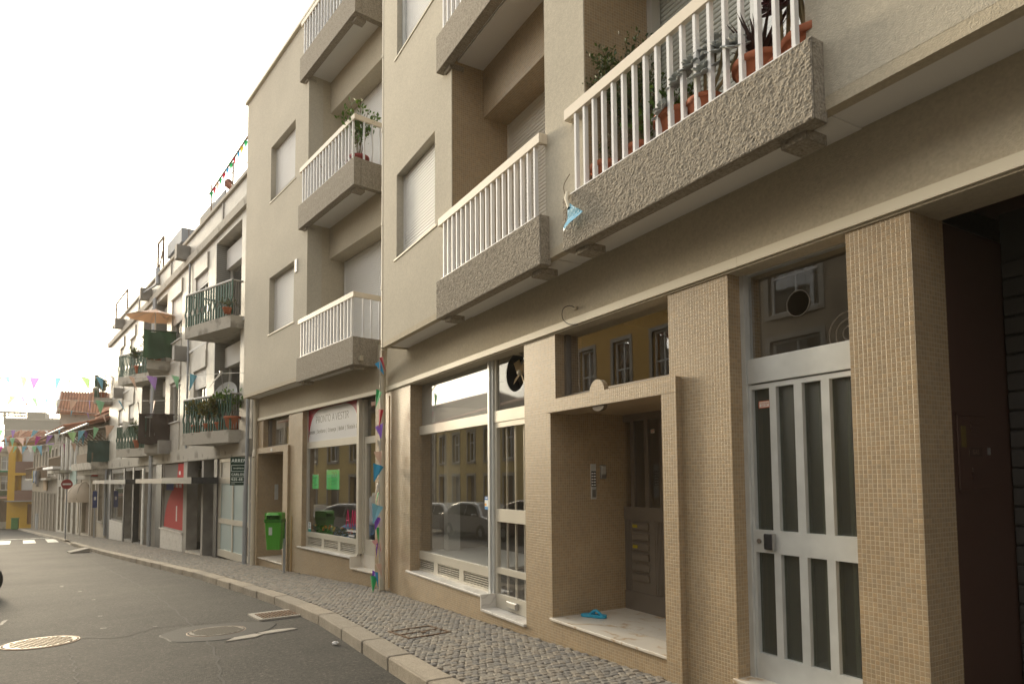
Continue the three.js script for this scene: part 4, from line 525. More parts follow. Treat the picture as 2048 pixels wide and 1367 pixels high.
  for (const s of [11.95, 12.2]) part(T, 'drainpipe', [rod(loc(T, s, 7.3, .09), loc(T, s, -.9, .09), .05, .05, 8), rod(loc(T, s, -.9, .1), loc(T, s, -2.8, .1), .06, .06, 8)], M.pvcGrey); part(T, 'drainpipe', [rod(loc(T, 6.6, 7.4, .05), loc(T, 6.6, 1.05, .05), .035, .035, 6), rod(loc(T, 23.7, .6, .1), loc(T, 23.7, -2.9, .1), .06, .06, 8)], M.pvcGrey);
  part(T, 'drainpipe', [rod(loc(T, .02, 2.2, .10), loc(T, .03, .4, .11), .045, .045, 8), rod(loc(T, .03, .4, .11), loc(T, .06, -.3, .12), .05, .05, 8), rod(loc(T, .06, -.3, .12), loc(T, .06, -2.12, .12), .06, .06, 8)], M.pvcGrey);
  // shop fronts: glazed doors, red film window, canopies
  const fr = part(T, 'glazed_front', [...[.15, .6 - .04, 1.56, 2.75, 2.9].map(s => bx(T, s, s + .08, -2.1, .6, -.07, -.01)), bx(T, .15, 2.98, -.1, .07, -.071, -.009), bx(T, .15, 2.98, -1.22, -1.08, -.071, -.009), bx(T, .15, 2.98, -2.15, -1.95, -.071, -.009), bx(T, .15, 2.98, .5, .6, -.071, -.009)], M.aluWarm);
  for (const [a, b] of [[.23, .56], [.64, 1.56], [1.64, 2.75]]) { part(T, 'frosted_pane', bx(T, a, b, -1.08, -.1, -.042, -.038), M.frosted, fr); part(T, 'frosted_pane', bx(T, a, b, -1.95, -1.22, -.042, -.038), a < .3 ? mat([.16, .11, .08], .6) : M.frosted, fr); part(T, 'frosted_pane', bx(T, a, b, .07, .5, -.042, -.038), mat([.45, .43, .38], .4), fr); }
  part(T, 'shop_room', [bx(T, 0, 3.3, -2.2, .6, -.9, -.85)], M.room);
  part(T, 'hall_back', [bx(T, 4.4, 6.6, -2.4, .7, -2.6, -2.5)], M.room); part(T, 'door_leaf', bx(T, 4.65, 5.75, -2.25, -.1, -.68, -.64), mat([.28, .25, .2], .5)); part(T, 'side_recess', bx(T, 3.3, 4.39, -2.3, .6, -.7, -.65), M.tileBlack); part(T, 'letterbox_post', bx(T, 5.9, 6.0, -2.2, -1.0, -.62, -.56), M.steel); part(T, 'marble_threshold', bx(T, 4.62, 6.43, -2.36, -2.28, -.6, .05), M.marble);
  { const tex = canvasTex(512, 512, (x, w, h) => { x.fillStyle = '#6f6a66'; x.fillRect(0, 0, w, h); x.fillStyle = '#b01a20'; x.beginPath(); x.moveTo(20, h); x.quadraticCurveTo(40, 300, 280, 180); x.quadraticCurveTo(350, 120, 350, 0); x.lineTo(w, 0); x.lineTo(w, h); x.fill(); x.fillStyle = '#2c3f8c'; x.fillRect(60, 150, 190, 60); x.fillStyle = '#e6dcdc'; for (const [a, b, c] of [[370, 60, 40], [370, 110, 60], [300, 160, 60], [380, 160, 60]]) x.fillRect(a, b, c, 28); x.fillRect(320, 330, 26, 120); });
    const w = part(T, 'shop_window', [bx(T, 6.96, 7.03, -1.75, .6, -.08, -.01), bx(T, 10.2, 10.29, -1.75, .6, -.08, -.01), bx(T, 7.031, 10.199, -1.75, -1.7, -.08, -.01)], M.greyPaint); sheet(T, 'window_film', 10.2, 7.03, -1.7, .58, -.035, mat([1, 1, 1], .85, { map: tex }), w, .004); part(T, 'pane', bx(T, 7.03, 10.2, -1.7, .58, -.052, -.048), M.pane, w); part(T, 'marble_sill', bx(T, 6.96, 10.5, -1.8, -1.752, -.2, .06), M.marbleGrey, w); part(T, 'marble_base', bx(T, 6.96, 10.34, -2.9, -1.801, .001, .035), M.marbleGrey, w); }
  part(T, 'canopy', [bx(T, 2.8, 6.6, -.1, .08, .041, .75)], M.tileBlack); part(T, 'canopy', [bx(T, 6.61, 11.5, -.1, .06, .041, .70)], mat([.46, .42, .36], .6)); part(T, 'canopy', bx(T, 14.1, 19.9, -.14, .04, .041, .65), M.tileBlack); part(T, 'canopy', bx(T, 19.95, 24.2, -.14, .03, .041, .62), mat([.46, .42, .36], .6));
  { const g = part(T, 'roller_gate', bx(T, 12.35, 13.7, -2.7, .35, -.2, -.16), M.cream); for (let i = 0; i < 22; i++) part(T, 'gate_slat', bx(T, 12.37, 13.68, -2.68 + i * .137, -2.68 + i * .137 + .12, -.159, -.14), M.cream, g); }
  part(T, 'hall_back', bx(T, 13.9, 18.6, -2.8, .5, -2.6, -2.5), M.room); part(T, 'door_leaf', [bx(T, 14.3, 15.3, -2.7, -.1, -.5, -.45), bx(T, 16.6, 17.6, -2.7, -.1, -.5, -.45)], mat([.14, .11, .08], .5)); part(T, 'aluminium_post', bx(T, 13.75, 14.05, -2.9, .5, -.2, .05), M.aluGrey);
  { const w = part(T, 'shop_window', [bx(T, 18.7, 18.8, -2, .45, -.08, -.01), bx(T, 22.3, 22.4, -2, .45, -.08, -.01), bx(T, 18.8, 22.3, -2, -1.93, -.079, -.011), bx(T, 18.8, 22.3, .38, .45, -.079, -.011)], M.greyPaint); part(T, 'pane', bx(T, 18.8, 22.3, -2, .45, -.05, -.046), M.pane, w); part(T, 'room_back', bx(T, 18.5, 22.5, -2.1, .5, -1.2, -1.1), M.room, w); part(T, 'marble_base', bx(T, 18.7, 22.6, -3.2, -2.0, .001, .04), M.marbleGrey, w); }
  // roof structures behind the parapet
  part(T, 'stair_head', [bx(T, 7.2, 9.05, 7.3, 9.85, -2.2, -.8)], mat([.34, .33, .30], .8)); part(T, 'water_tank', [bx(T, 11.9, 14.2, 7.3, 9.7, -2.0, -.9)], mat([.26, .28, .32], .7)); part(T, 'stair_head', [bx(T, 18.2, 19.6, 7.3, 9.3, -2.4, -1)], mat([.36, .33, .30], .8));
  const pf = (a, b, o, ht, r = .045) => [rod(loc(T, a, 7.4, o), loc(T, a, ht, o), r, r, 5), rod(loc(T, b, 7.4, o), loc(T, b, ht, o), r, r, 5), rod(loc(T, a, ht, o), loc(T, b, ht, o), r, r, 5)];
  part(T, 'drying_frame', [...pf(14.3, 15.4, -.6, 10.65), rod(loc(T, 14.3, 10.2, -.6), loc(T, 15.4, 9.2, -.6), .03, .03, 5)], M.iron); part(T, 'drying_frame', [...pf(22.5, 26.2, -.5, 10.2), ...pf(22.5, 26.2, -1.8, 10.2)], M.iron); part(T, 'roof_canopy', bx(T, 11.7, 14.35, 9.72, 10.3, -2.2, -.75), mat([.28, .3, .33], .6)); part(T, 'aerial', [rod(loc(T, 11.4, 7.5, -1), loc(T, 11.7, 11.4, -1), .014, .014, 4)], M.iron);
  part(T, 'grey_duct', [rod(loc(T, 12.0, 8.5, .02), loc(T, 11.75, 7.8, .06), .09, .09, 6), rod(loc(T, 11.75, 7.8, .08), loc(T, 13.2, 7.75, .3), .04, .04, 6)], M.pvcGrey); part(T, 'tarpaulin', bx(T, 5.1, 6.6, 7.3, 9.5, -.66, -.62), mat([.22, .23, .25], .8));
}
// ---------------------------------------------------------------- old houses further down (U)
M.oldWall = [[.36, .30, .22], [.44, .39, .31], [.30, .26, .21], [.40, .375, .32]].map((c, i) => texMat(colTex(256, 3.1, (u, v) => mul(lerp3(c, [.16, .13, .10], smooth(.55, .8, nB(u, v)) * .6), .85 + .3 * nA(u, v))), .9));
M.woodOld = texMat(colTex(256, 1.2, (u, v) => mul([.20, .145, .095], .6 + .7 * noiseStripe(u, v))), .85);
function noiseStripe(u, v) { return nB(u, v * .12); }
M.roofTile = [[.30, .125, .065], [.36, .16, .085], [.24, .105, .06]].map(c => texMat(colTex(128, .6, (u, v) => mul(c, .7 + .6 * nB(u, v))), .85));
M.greenNet = mat([.018, .055, .045], .8); M.paleWood = mat([.42, .29, .17], .8);
function simpleWindow(T, s0, s1, h0, h1, o, wallO, fm = M.whitePaint, bars = 1) { const w = part(T, 'window', [bx(T, s0, s0 + .07, h0, h1, o - .05, o), bx(T, s1 - .07, s1, h0, h1, o - .05, o), bx(T, s0 + .07, s1 - .07, h0, h0 + .07, o - .05, o), bx(T, s0 + .07, s1 - .07, h1 - .07, h1, o - .05, o), ...Array.from({ length: bars }, (_, i) => bx(T, mix(s0, s1, (i + 1) / (bars + 1)) - .025, mix(s0, s1, (i + 1) / (bars + 1)) + .025, h0 + .07, h1 - .07, o - .045, o - .005)), bx(T, s0 + .07, s1 - .07, mix(h0, h1, .62), mix(h0, h1, .62) + .05, o - .046, o - .004)], fm); part(T, 'pane', bx(T, s0 + .07, s1 - .07, h0 + .07, h1 - .07, o - .032, o - .028), M.pane, w); part(T, 'room_back', bx(T, s0 - .02, s1 + .02, h0 - .3, h1 + .3, o - 1.6, o - 1.5), M.room, w); if (wallO !== null) part(T, 'stone_surround', [bx(T, s0 - .14, s0, h0 - .12, h1 + .14, wallO - .05, wallO + .03), bx(T, s1, s1 + .14, h0 - .12, h1 + .14, wallO - .05, wallO + .03), bx(T, s0, s1, h1, h1 + .14, wallO - .05, wallO + .03), bx(T, s0, s1, h0 - .12, h0, wallO - .05, wallO + .06)], M.concrete, w); return w; }
// pitched roof slope of pan tiles, rows of half-round barrels
function tileSlope(T, s0, s1, oE, hE, oR, hR, parent, sp = .24) { const L = Math.hypot(oR - oE, hR - hE), n = Math.round((s1 - s0) / sp), rows = Math.max(2, Math.round(L / .38)), a = Math.atan2(hR - hE, oE - oR); const g0 = new THREE.CylinderGeometry(.085, .105, .43, 6, 1, true, -Math.PI / 2, Math.PI); g0.rotateX(-Math.PI / 2); g0.rotateX(0); const out = [[], [], []]; const base = bx(T, s0, s1, 0, .05, 0, 1); 
  for (let i = 0; i < n; i++) for (let j = 0; j < rows; j++) { const t = (j + .5) / rows, g = g0.clone(); g.rotateX(a); const c = loc(T, s0 + (i + .5) * (s1 - s0) / n, mix(hE, hR, t) + .03 + (j % 2) * .002, mix(oE, oR, t)); g.translate(c.x, c.y, c.z); out[Math.floor(R() * 2.99)].push(clean(g)); }
  out.forEach((o, k) => { if (o.length) part(T, 'roof_tiles', o, M.roofTile[k], parent).userData.kind = 'stuff'; }); }
function roofPlane(T, s0, s1, oE, hE, oR, hR, m, parent, th = .08) { const p = [[oE, hE], [oR, hR], [oR, hR - th], [oE, hE - th]]; const sh = new THREE.Shape(p.map(q => new THREE.Vector2(q[0] - T.o, q[1] - T.h))); const g = new THREE.ExtrudeGeometry(sh, { depth: s1 - s0, bevelEnabled: false }); g.rotateY(-Math.PI / 2); g.translate(-(s0 - T.s), 0, 0); return part(T, 'roof', metricUV(clean(g)), m, parent); }
{ // first old house: shuttered shop with awning, enclosed wooden gallery, tiled dormer roof
  const T = thing('old_house', 'old stone house with rounded beige awning and tiled roof', 'house', FU, 4.8, G(-46), 0);
  const ho = [[.6, 1.9, -2.2, .4], [3.0, 4.1, -3.2, -.2], [5.0, 7.6, -3.2, -.2], [8.2, 9.0, -3.3, -.2], [1.2, 2.2, 1.6, 2.7], [3.0, 4.0, 1.6, 2.7]];
  part(T, 'wall', wallBoxes(T, 0, 9.5, -3.8, 3.0, -.4, 0, ho), M.oldWall[1]); part(T, 'rear_wall', [bx(T, 0, 9.5, -3.8, 3, -8.4, -8), bx(T, 0, .3, -3.8, 3, -8, -.401), bx(T, 9.2, 9.5, -3.8, 3, -8, -.401)], M.oldWall[1]);
  simpleWindow(T, 1.2, 2.2, 1.6, 2.7, -.1, 0); simpleWindow(T, 3.0, 4.0, 1.6, 2.7, -.1, 0); simpleWindow(T, .6, 1.9, -2.2, .4, -.15, 0, M.woodOld, 2);
  for (const [a, b] of [[3.0, 4.1], [5.0, 6.2], [6.35, 7.6], [8.2, 9.0]]) { const d = part(T, 'door', bx(T, a, b, -3.3, -.2, -.3, -.22), M.woodOld); for (let k = 0; k < 4; k++) part(T, 'plank', bx(T, a + .04 + k * (b - a - .08) / 4, a + .02 + (k + 1) * (b - a - .08) / 4, -3.25, -.25, -.219, -.195), M.woodOld, d); }
  for (const s of [2.5, 4.4, 7.9]) part(T, 'stone_pilaster', bx(T, s, s + .35, -3.7, .1, .001, .05), M.concrete);
  part(T, 'cornice_ledge', [bx(T, -.4, 6.6, .62, 1.0, .001, .75), bx(T, -.35, 6.4, .35, .619, .001, .45)], M.oldConcrete);
  part(T, 'gallery_rail', [bx(T, -.3, 4.8, 1.0, 1.5, .66, .72)], M.woodOld);
  const rf = roofPlane(T, -.4, 9.6, .9, 3.05, -3.4, 4.4, M.roofTile[2]); roofPlane(T, -.4, 9.6, -3.4, 4.4, -8.6, 3.0, M.roofTile[2], T.g); tileSlope(T, -.4, 9.6, .9, 3.06, -3.4, 4.42, rf);
  for (let i = 0; i < 10; i++) part(T, 'eave_bracket', [bx(T, i * 1.0, i * 1.0 + .12, 2.82, 2.98, .001, .85), rod(loc(T, i * 1.0 + .06, 2.2, .02), loc(T, i * 1.0 + .06, 2.85, .7), .035, .035, 5)], M.woodOld);
  part(T, 'gutter', rod(loc(T, -.4, 3.0, .95), loc(T, 9.6, 3.0, .95), .06, .06, 6), M.pvcGrey);
  // dormer: steep tiled attic
  const dm = part(T, 'dormer', [bx(T, .3, 5.6, 3.3, 3.9, -3.2, -.6)], M.oldWall[3]); roofPlane(T, .0, 5.9, -.3, 3.85, -2.0, 5.5, M.roofTile[1], dm); roofPlane(T, 0, 5.9, -2.0, 5.5, -3.9, 3.7, M.roofTile[1], dm); tileSlope(T, .0, 5.9, -.3, 3.86, -2.0, 5.52, dm); { const sh = new THREE.Shape([[-.6, 3.9], [-2, 5.4], [-3.3, 3.9]].map(q => new THREE.Vector2(q[0], q[1] - T.h))); const g = new THREE.ExtrudeGeometry(sh, { depth: .1, bevelEnabled: false }); g.rotateY(-Math.PI / 2); g.translate(-(5.6 - T.s), 0, 0); part(T, 'gable', g, M.oldWall[3], dm); const g2 = g.clone(); g2.translate(5.1, 0, 0); part(T, 'gable', g2, M.oldWall[3], dm); }
  part(T, 'door_lintel', bx(T, 0, 9.5, .1, .34, .001, .08), M.concrete);
}
{ // awning over its shop door
  const T = thing('shop_awning', 'rounded beige fabric awning over an old shop door', 'awning', FU, 6.3, -1.1, 0); const g = new THREE.SphereGeometry(1, 18, 10, 0, Math.PI, 0, Math.PI / 2); g.scale(1.45, 1.05, 1.05); part(T, 'canopy', g, mat([.50, .42, .33], .85)); part(T, 'valance', new THREE.CylinderGeometry(1, 1, .16, 18, 1, true, -Math.PI / 2, Math.PI).scale(1.45, 1, 1.05).translate(0, -.08, 0), mat([.50, .42, .33], .85)); for (let i = 1; i < 5; i++) { const a = i / 5 * Math.PI; part(T, 'rib', tube([0, .35, .7, 1].map(t => { const e = t * Math.PI / 2; return new THREE.Vector3(Math.cos(a) * Math.cos(e) * 1.46, Math.sin(e) * 1.06, Math.sin(a) * Math.cos(e) * 1.06); }), .012), mat([.3, .26, .2], .8)); } }
{ // white boarded house
  const T = thing('old_house', 'white boarded narrow house with small balcony and pale green wall', 'house', FU, 14, G(-55), 0);
  const ho = [[10, 11.2, -3.5, -.4], [12.2, 13.4, -3.5, -.4], [15.2, 16.4, -3.6, -.4], [17.2, 18.4, -3.6, -.4], [10.4, 11.5, 1.0, 3.0], [12.6, 13.7, 1.0, 3.0], [14.8, 15.9, 1.0, 3.0], [17, 18.1, 1, 3.0]];
  part(T, 'wall', wallBoxes(T, 9.5, 19.2, -4.2, 3.5, -.4, 0, ho), M.oldWall[3]); part(T, 'rear_wall', [bx(T, 9.5, 19.2, -4.2, 3.5, -8.4, -8), bx(T, 9.5, 9.7, -4.2, 3.5, -8, -.401), bx(T, 19, 19.2, -4.2, 3.5, -8, -.401)], M.oldWall[3]);
  for (const a of [10.4, 12.6, 14.8, 17]) simpleWindow(T, a, a + 1.1, 1.0, 3.0, -.1, null); for (let i = 0; i < 9; i++) part(T, 'board', bx(T, 9.6 + i * 1.06, 9.78 + i * 1.06, .1, 3.45, .001, .05), i % 2 ? M.whitePaint : M.greyPaint);
  for (const a of [10, 12.2, 15.2, 17.2]) { const d = part(T, 'door', bx(T, a, a + 1.2, -3.7, -.4, -.3, -.2), M.woodOld); part(T, 'plank', bx(T, a + .55, a + .65, -3.6, -.5, -.199, -.17), M.woodOld, d); }
  part(T, 'green_panel', bx(T, 9.7, 12.4, -.3, .95, .001, .08), mat([.40, .52, .47], .7)); const bl = part(T, 'balcony', bx(T, 11.4, 17.6, .55, .75, .051, .8), M.oldConcrete); for (let i = 0; i < 20; i++) { const c = loc(T, 11.5 + i * .31, 1.2, .76); piece('baluster', new THREE.BoxGeometry(.04, .9, .04), M.woodOld, bl, c.x, c.y, c.z); } part(T, 'handrail', bx(T, 11.4, 17.6, 1.62, 1.68, .72, .8), M.woodOld, bl);
  part(T, 'white_awning', bx(T, 10, 15.5, .80, .95, .801, 1.3), M.whitePaint); const rf = roofPlane(T, 9.4, 19.3, .8, 3.5, -4, 4.6, M.roofTile[2]); roofPlane(T, 9.4, 19.3, -4, 4.6, -8.6, 3.5, M.roofTile[2]); tileSlope(T, 9.4, 19.3, .8, 3.52, -4, 4.62, rf, .3); part(T, 'gutter', rod(loc(T, 9.4, 3.45, .85), loc(T, 19.3, 3.45, .85), .06, .06, 6), M.pvcGrey);
}
for (const [i, [a, b, top, wm, lab]] of [[19.2, 27.6, 3.5, 2, 'brown weathered house with laundry hanging from its upper floor'], [27.6, 37, 3.1, 0, 'ochre grey old house next to the yellow house']].entries()) {
  const T = thing('old_house', lab, 'house', FU, (a + b) / 2, G(-41.3 - (a + b) / 2), 0); const n = 4, w = (b - a) / n, ho = []; for (let k = 0; k < n; k++) ho.push([a + k * w + .5, a + k * w + 1.5, -4.0 - i * .3, -1.0], [a + k * w + .5, a + k * w + 1.5, .5, 2.5]);
  part(T, 'wall', wallBoxes(T, a, b, -5, top, -.4, 0, ho), M.oldWall[wm]); part(T, 'rear_wall', [bx(T, a, b, -5, top, -8.4, -8), bx(T, b - .2, b, -5, top, -8, -.401), bx(T, a, a + .2, -5, top, -8, -.401)], M.oldWall[wm]); for (let k = 0; k < n; k++) { simpleWindow(T, a + k * w + .5, a + k * w + 1.5, .5, 2.5, -.1, 0); const d = part(T, 'door', bx(T, a + k * w + .5, a + k * w + 1.5, -4.6, -1.0, -.3, -.2), M.woodOld); part(T, 'door_frame', [bx(T, a + k * w + .38, a + k * w + .5, -4.9, -.9, .001, .06), bx(T, a + k * w + 1.5, a + k * w + 1.62, -4.9, -.9, .001, .06)], M.concrete, d); }
  if (i === 0) part(T, 'boarded_panel', bx(T, 24.6, 27.0, -.75, .3, .061, .12), M.paleWood); const bl = part(T, 'balcony', bx(T, a + .3, b - 1.2, .1, .25, .001, .7), M.oldConcrete); for (let k = 0; k < 18; k++) { const c = loc(T, a + .4 + k * (b - a - 1.7) / 18, .7, .66); piece('baluster', new THREE.BoxGeometry(.03, .9, .03), M.iron, bl, c.x, c.y, c.z); } part(T, 'handrail', bx(T, a + .3, b - 1.2, 1.13, 1.18, .62, .7), M.iron, bl);
  const rf = roofPlane(T, a - .1, b + .1, .7, top, -4, top + 1.3, M.roofTile[2]); roofPlane(T, a - .1, b + .1, -4, top + 1.3, -8.6, top, M.roofTile[2]); tileSlope(T, a - .1, b + .1, .7, top + .02, -4, top + 1.32, rf, .34); }
for (const [k, [s, c, w, l]] of [[24.2, [.02, .025, .05], .9, 1.1], [25.1, [.30, .31, .34], .7, .95], [25.8, [.38, .39, .43], .5, .9], [26.4, [.03, .12, .22], .5, 1.0], [26.9, [.48, .36, .05], .35, 1.0], [23.3, [.06, .045, .035], .8, 1.3]].entries()) { const nm = ['black trousers', 'grey sheet', 'pale grey towel', 'dark blue shirt', 'yellow cloth', 'dark brown blanket'][k]; const T = thing('laundry_item', `${nm} hung out on the brown house balcony`, 'laundry', FU, s, 1.0 - l * .6, .85, 'laundry on the brown house'); const g = new THREE.PlaneGeometry(w, l, 10, 8), p = g.attributes.position; for (let i = 0; i < p.count; i++) p.setZ(i, .05 * Math.sin(p.getX(i) * 14 + k) + .02 * Math.sin(p.getY(i) * 9)); g.computeVertexNormals(); part(T, 'cloth', g, mat(c, .85)); part(T, 'peg', new THREE.BoxGeometry(.03, .09, .03).translate(-w * .3, l / 2, 0), M.paleWood); part(T, 'peg', new THREE.BoxGeometry(.03, .09, .03).translate(w * .3, l / 2, 0), M.paleWood); }

{ // taller house rising behind the row, its tiled roof slope turned to the camera
  const F = frame(-5.75, -68, -90); const T = thing('gable_house', 'taller house behind the old row with a red tiled gable roof', 'house', F, -1.9, -4, 0);
  part(T, 'wall', [bx(T, -3.8, 0, -4.2, 5.95, -6, -.3)], M.oldWall[3]); const rf = roofPlane(T, -4.1, .2, .1, 5.85, -3.1, 8.05, M.roofTile[1]); roofPlane(T, -4.1, .2, -3.1, 8.05, -6.3, 5.85, M.roofTile[1]); tileSlope(T, -4.1, .2, .1, 5.87, -3.1, 8.07, rf, .22);
  for (const s of [-3.8, -.12]) { const sh = new THREE.Shape([[-.3, 5.95], [-3.1, 7.9], [-6, 5.95]].map(q => new THREE.Vector2(q[0], q[1] - T.h))); const g = new THREE.ExtrudeGeometry(sh, { depth: .12, bevelEnabled: false }); g.rotateY(-Math.PI / 2); g.translate(-(s - T.s), 0, 0); part(T, 'gable', g, M.oldWall[3]); }
  part(T, 'barge_board', rod(loc(T, .24, 5.8, .12), loc(T, .24, 8.05, -3.1), .12, .12, 4), M.whitePaint); part(T, 'chimney', bx(T, -2.6, -2.1, 7.4, 8.7, -4.4, -3.9), M.oldWall[1]); }
// generic facing houses: walls with built windows
function block(name, label, F, s0, s1, hG, hT, depth, wm, cols, rows, o = {}) {
  const T = thing(name, label, o.cat || 'building', F, (s0 + s1) / 2, hG, 0); const ho = []; const w = (s1 - s0) / cols; for (const [r, [a, b, door]] of rows.entries()) for (let k = 0; k < cols; k++) ho.push([s0 + k * w + w * (o.inset ?? .28), s0 + (k + 1) * w - w * (o.inset ?? .28), a, b, door]);
  part(T, 'wall', wallBoxes(T, s0, s1, hG - .5, hT, -.35, 0, ho), wm); part(T, 'rear_wall', [bx(T, s0, s1, hG - .5, hT, -depth, -depth + .3), bx(T, s0, s0 + .3, hG - .5, hT, -depth + .3, -.351), bx(T, s1 - .3, s1, hG - .5, hT, -depth + .3, -.351)], wm);
  for (const q of ho) { if (q[4]) { const d = part(T, 'door', bx(T, q[0], q[1], q[2], q[3], -.25, -.18), M.woodOld); part(T, 'door_panel', bx(T, q[0] + .15, q[1] - .15, q[2] + .2, mix(q[2], q[3], .45), -.179, -.16), M.woodOld, d); part(T, 'stone_surround', [bx(T, q[0] - .15, q[0], q[2], q[3] + .15, .001, .04), bx(T, q[1], q[1] + .15, q[2], q[3] + .15, .001, .04), bx(T, q[0], q[1], q[3], q[3] + .15, .001, .04)], M.concrete, d); } else simpleWindow(T, q[0], q[1], q[2], q[3], -.12, o.plain ? null : 0, o.frame || M.whitePaint); }
  if (o.pitched) { const rf = roofPlane(T, s0 - .2, s1 + .2, .5, hT, -depth / 2, hT + o.pitched, M.roofTile[0]); roofPlane(T, s0 - .2, s1 + .2, -depth / 2, hT + o.pitched, -depth - .4, hT, M.roofTile[0]); if (o.tiles) tileSlope(T, s0 - .2, s1 + .2, .5, hT + .02, -depth / 2, hT + o.pitched + .02, rf, .3); } else part(T, 'roof', bx(T, s0 - .05, s1 + .05, hT, hT + .15, -depth - .05, .1), M.concrete);
  part(T, 'cornice', bx(T, s0, s1, hT - .25, hT - .02, .001, .14), o.corn || M.concrete); return T; }
{ // yellow house closing the view
  const F = frame(-10.3, -80, -78); const T = thing('yellow_house', 'ochre yellow house with brown balcony fronts at the end of the street', 'house', F, -1.9, -4.15, 0); M.yellow = texMat(stucco([.60, .36, .035]), .85); M.brownPanel = mat([.21, .115, .085], .7);
  part(T, 'wall', wallBoxes(T, -4.4, .5, -4.6, 3.9, -.3, 0, [[-3.6, -.6, 1.2, 3.6], [-3.6, -.6, -1.6, .7], [-2.8, -1.2, -4.2, -1.9]]), M.yellow); part(T, 'side_wall', [bx(T, .2, .5, -4.6, 3.9, -7, -.301), bx(T, -4.4, -4.1, -4.6, 3.9, -7, -.301), bx(T, -4.4, .5, -4.6, 3.9, -7.3, -7)], M.yellow); part(T, 'corner_pier', bx(T, -.3, .1, -2.2, 3.9, .001, .6), M.yellow);
  for (const [h0, h1] of [[1.2, 3.6], [-1.6, .7]]) { const b = part(T, 'balcony', bx(T, -4.4, -.31, h0 - .35, h0 + .75, .5, .6), M.brownPanel); part(T, 'balcony_slab', bx(T, -4.4, .1, h0 - .6, h0 - .36, .001, .61), M.yellow, b); const w = part(T, 'window', bx(T, -3.6, -.6, h0, h1, -.2, -.12), M.slat); part(T, 'shutter_panel', bx(T, -2.3, -.7, h0 + .3, h1 - .1, -.119, -.08), M.whitePaint, w); } part(T, 'door', bx(T, -2.8, -1.2, -4.2, -1.9, -.2, -.12), mat([.25, .12, .03], .6)); part(T, 'canopy', bx(T, -4.0, .3, -1.95, -1.85, .001, 1.2), M.greyPaint);
  const rf = roofPlane(T, -4.8, .9, .9, 3.9, -3.5, 5.2, M.roofTile[2]); roofPlane(T, -4.8, .9, -3.5, 5.2, -7.6, 3.9, M.roofTile[2]); tileSlope(T, -4.8, .9, .9, 3.92, -3.5, 5.22, rf, .34); }
{ // pale shops left of it and the big grey block behind
  const F2 = frame(-11.2, -86, -80); const T = block('pale_house', 'pale green-trimmed shop house at the far left end of the street', F2, -.6, 6.5, -4.4, 3.4, 7, M.oldWall[3], 3, [[-4.2, -2.0, 1], [-.9, .6], [1.2, 2.7]], { cat: 'house' }); part(T, 'green_awning', bx(T, 0, 6, 1.0, 1.15, .05, .9), mat([.03, .25, .14], .6)); part(T, 'striped_awning', bx(T, 0, 6, -1.75, -1.55, .05, 1.2), mat([.45, .3, .27], .7)); part(T, 'hedge_planter', bx(T, .2, 5.5, -1.4, -.95, .05, .5), M.leaf[1]); part(T, 'hanging_sign', bx(T, 1.3, 1.9, -3.4, -2.0, .3, .4), mat([.35, .14, .02], .6));
  const F3 = frame(-9, -170, -86); M.greyTower = texMat(stucco([.27, .245, .21]), .9);
  const B = block('grey_block', 'large pale grey office block behind the far roofs', F3, -14, 15, -6, 13.2, 14, M.greyTower, 9, [[-2, -.6], [1.4, 2.8], [4.8, 6.2], [8.2, 9.6]], { plain: true, frame: M.greyPaint, inset: .36 }); part(B, 'roof_house', [bx(B, 8.2, 11.4, 13.35, 14.85, -6, -1)], M.greyTower); part(B, 'roof_parapet', [bx(B, -10, 7.9, 13.35, 13.7, -3, -2.5)], M.greyTower); part(B, 'roof_pergola', [rod(loc(B, 11.5, 14.6, -1), loc(B, 17.5, 14.6, -1), .25, .25, 4), rod(loc(B, 11.5, 13.9, -1), loc(B, 17.5, 13.9, -1), .18, .18, 4), rod(loc(B, 15.2, 12, -1), loc(B, 15.2, 14.6, -1), .25, .25, 4), ...[12.5, 13.5, 14.5].map(s => rod(loc(B, s, 13.9, -1), loc(B, s, 14.6, -1), .12, .12, 4))], M.oldConcrete); }
// ---------------------------------------------------------------- opposite side of the street, seen in the glass and shading the road
M.ochre = texMat(stucco([.62, .38, .10], .2), .9); M.ochrePale = texMat(stucco([.64, .49, .21], .2), .9);
function leftFrame(x, z, azDeg) { const a = azDeg * Math.PI / 180; return { x, z, a, u: [-Math.sin(a), Math.cos(a)], n: [-Math.cos(a), -Math.sin(a)], turn: Math.PI / 2 - a }; }
{ const L = leftFrame(-7.3, 0, 0);
  block('terrace_house', 'grey house across the street with white framed windows', L, -12.6, 8, -1.7, 8.2, 9, M.oldWall[0], 6, [[-1.6, .6, 1], [1.6, 3.6], [4.3, 5.9]], {}); }
{ const L = leftFrame(-7.3, 0, 0); block('terrace_house', 'ochre house across the street with tall stone framed windows', L, -22.9, -12.7, -2.2, 6.0, 9, M.ochre, 5, [[-2.0, .5, 1], [2.1, 4.8]], { pitched: 1.6 }); }
{ const L = leftFrame(-7.3, -23, -6); block('terrace_house', 'low yellow house across the street with dark tiled roof', L, -15, 0, -2.7, 3.4, 8, M.ochrePale, 6, [[-2.5, .1, 1], [.9, 2.5]], { pitched: 1.4 }); }
{ const L = leftFrame(-8.9, -38.2, -11); block('terrace_house', 'pale house across the street near the zebra crossing', L, -12, 0, -3.1, 4.5, 8, M.oldWall[1], 5, [[-2.9, -.3, 1], [.9, 3.1]], { pitched: 1.2 }); }
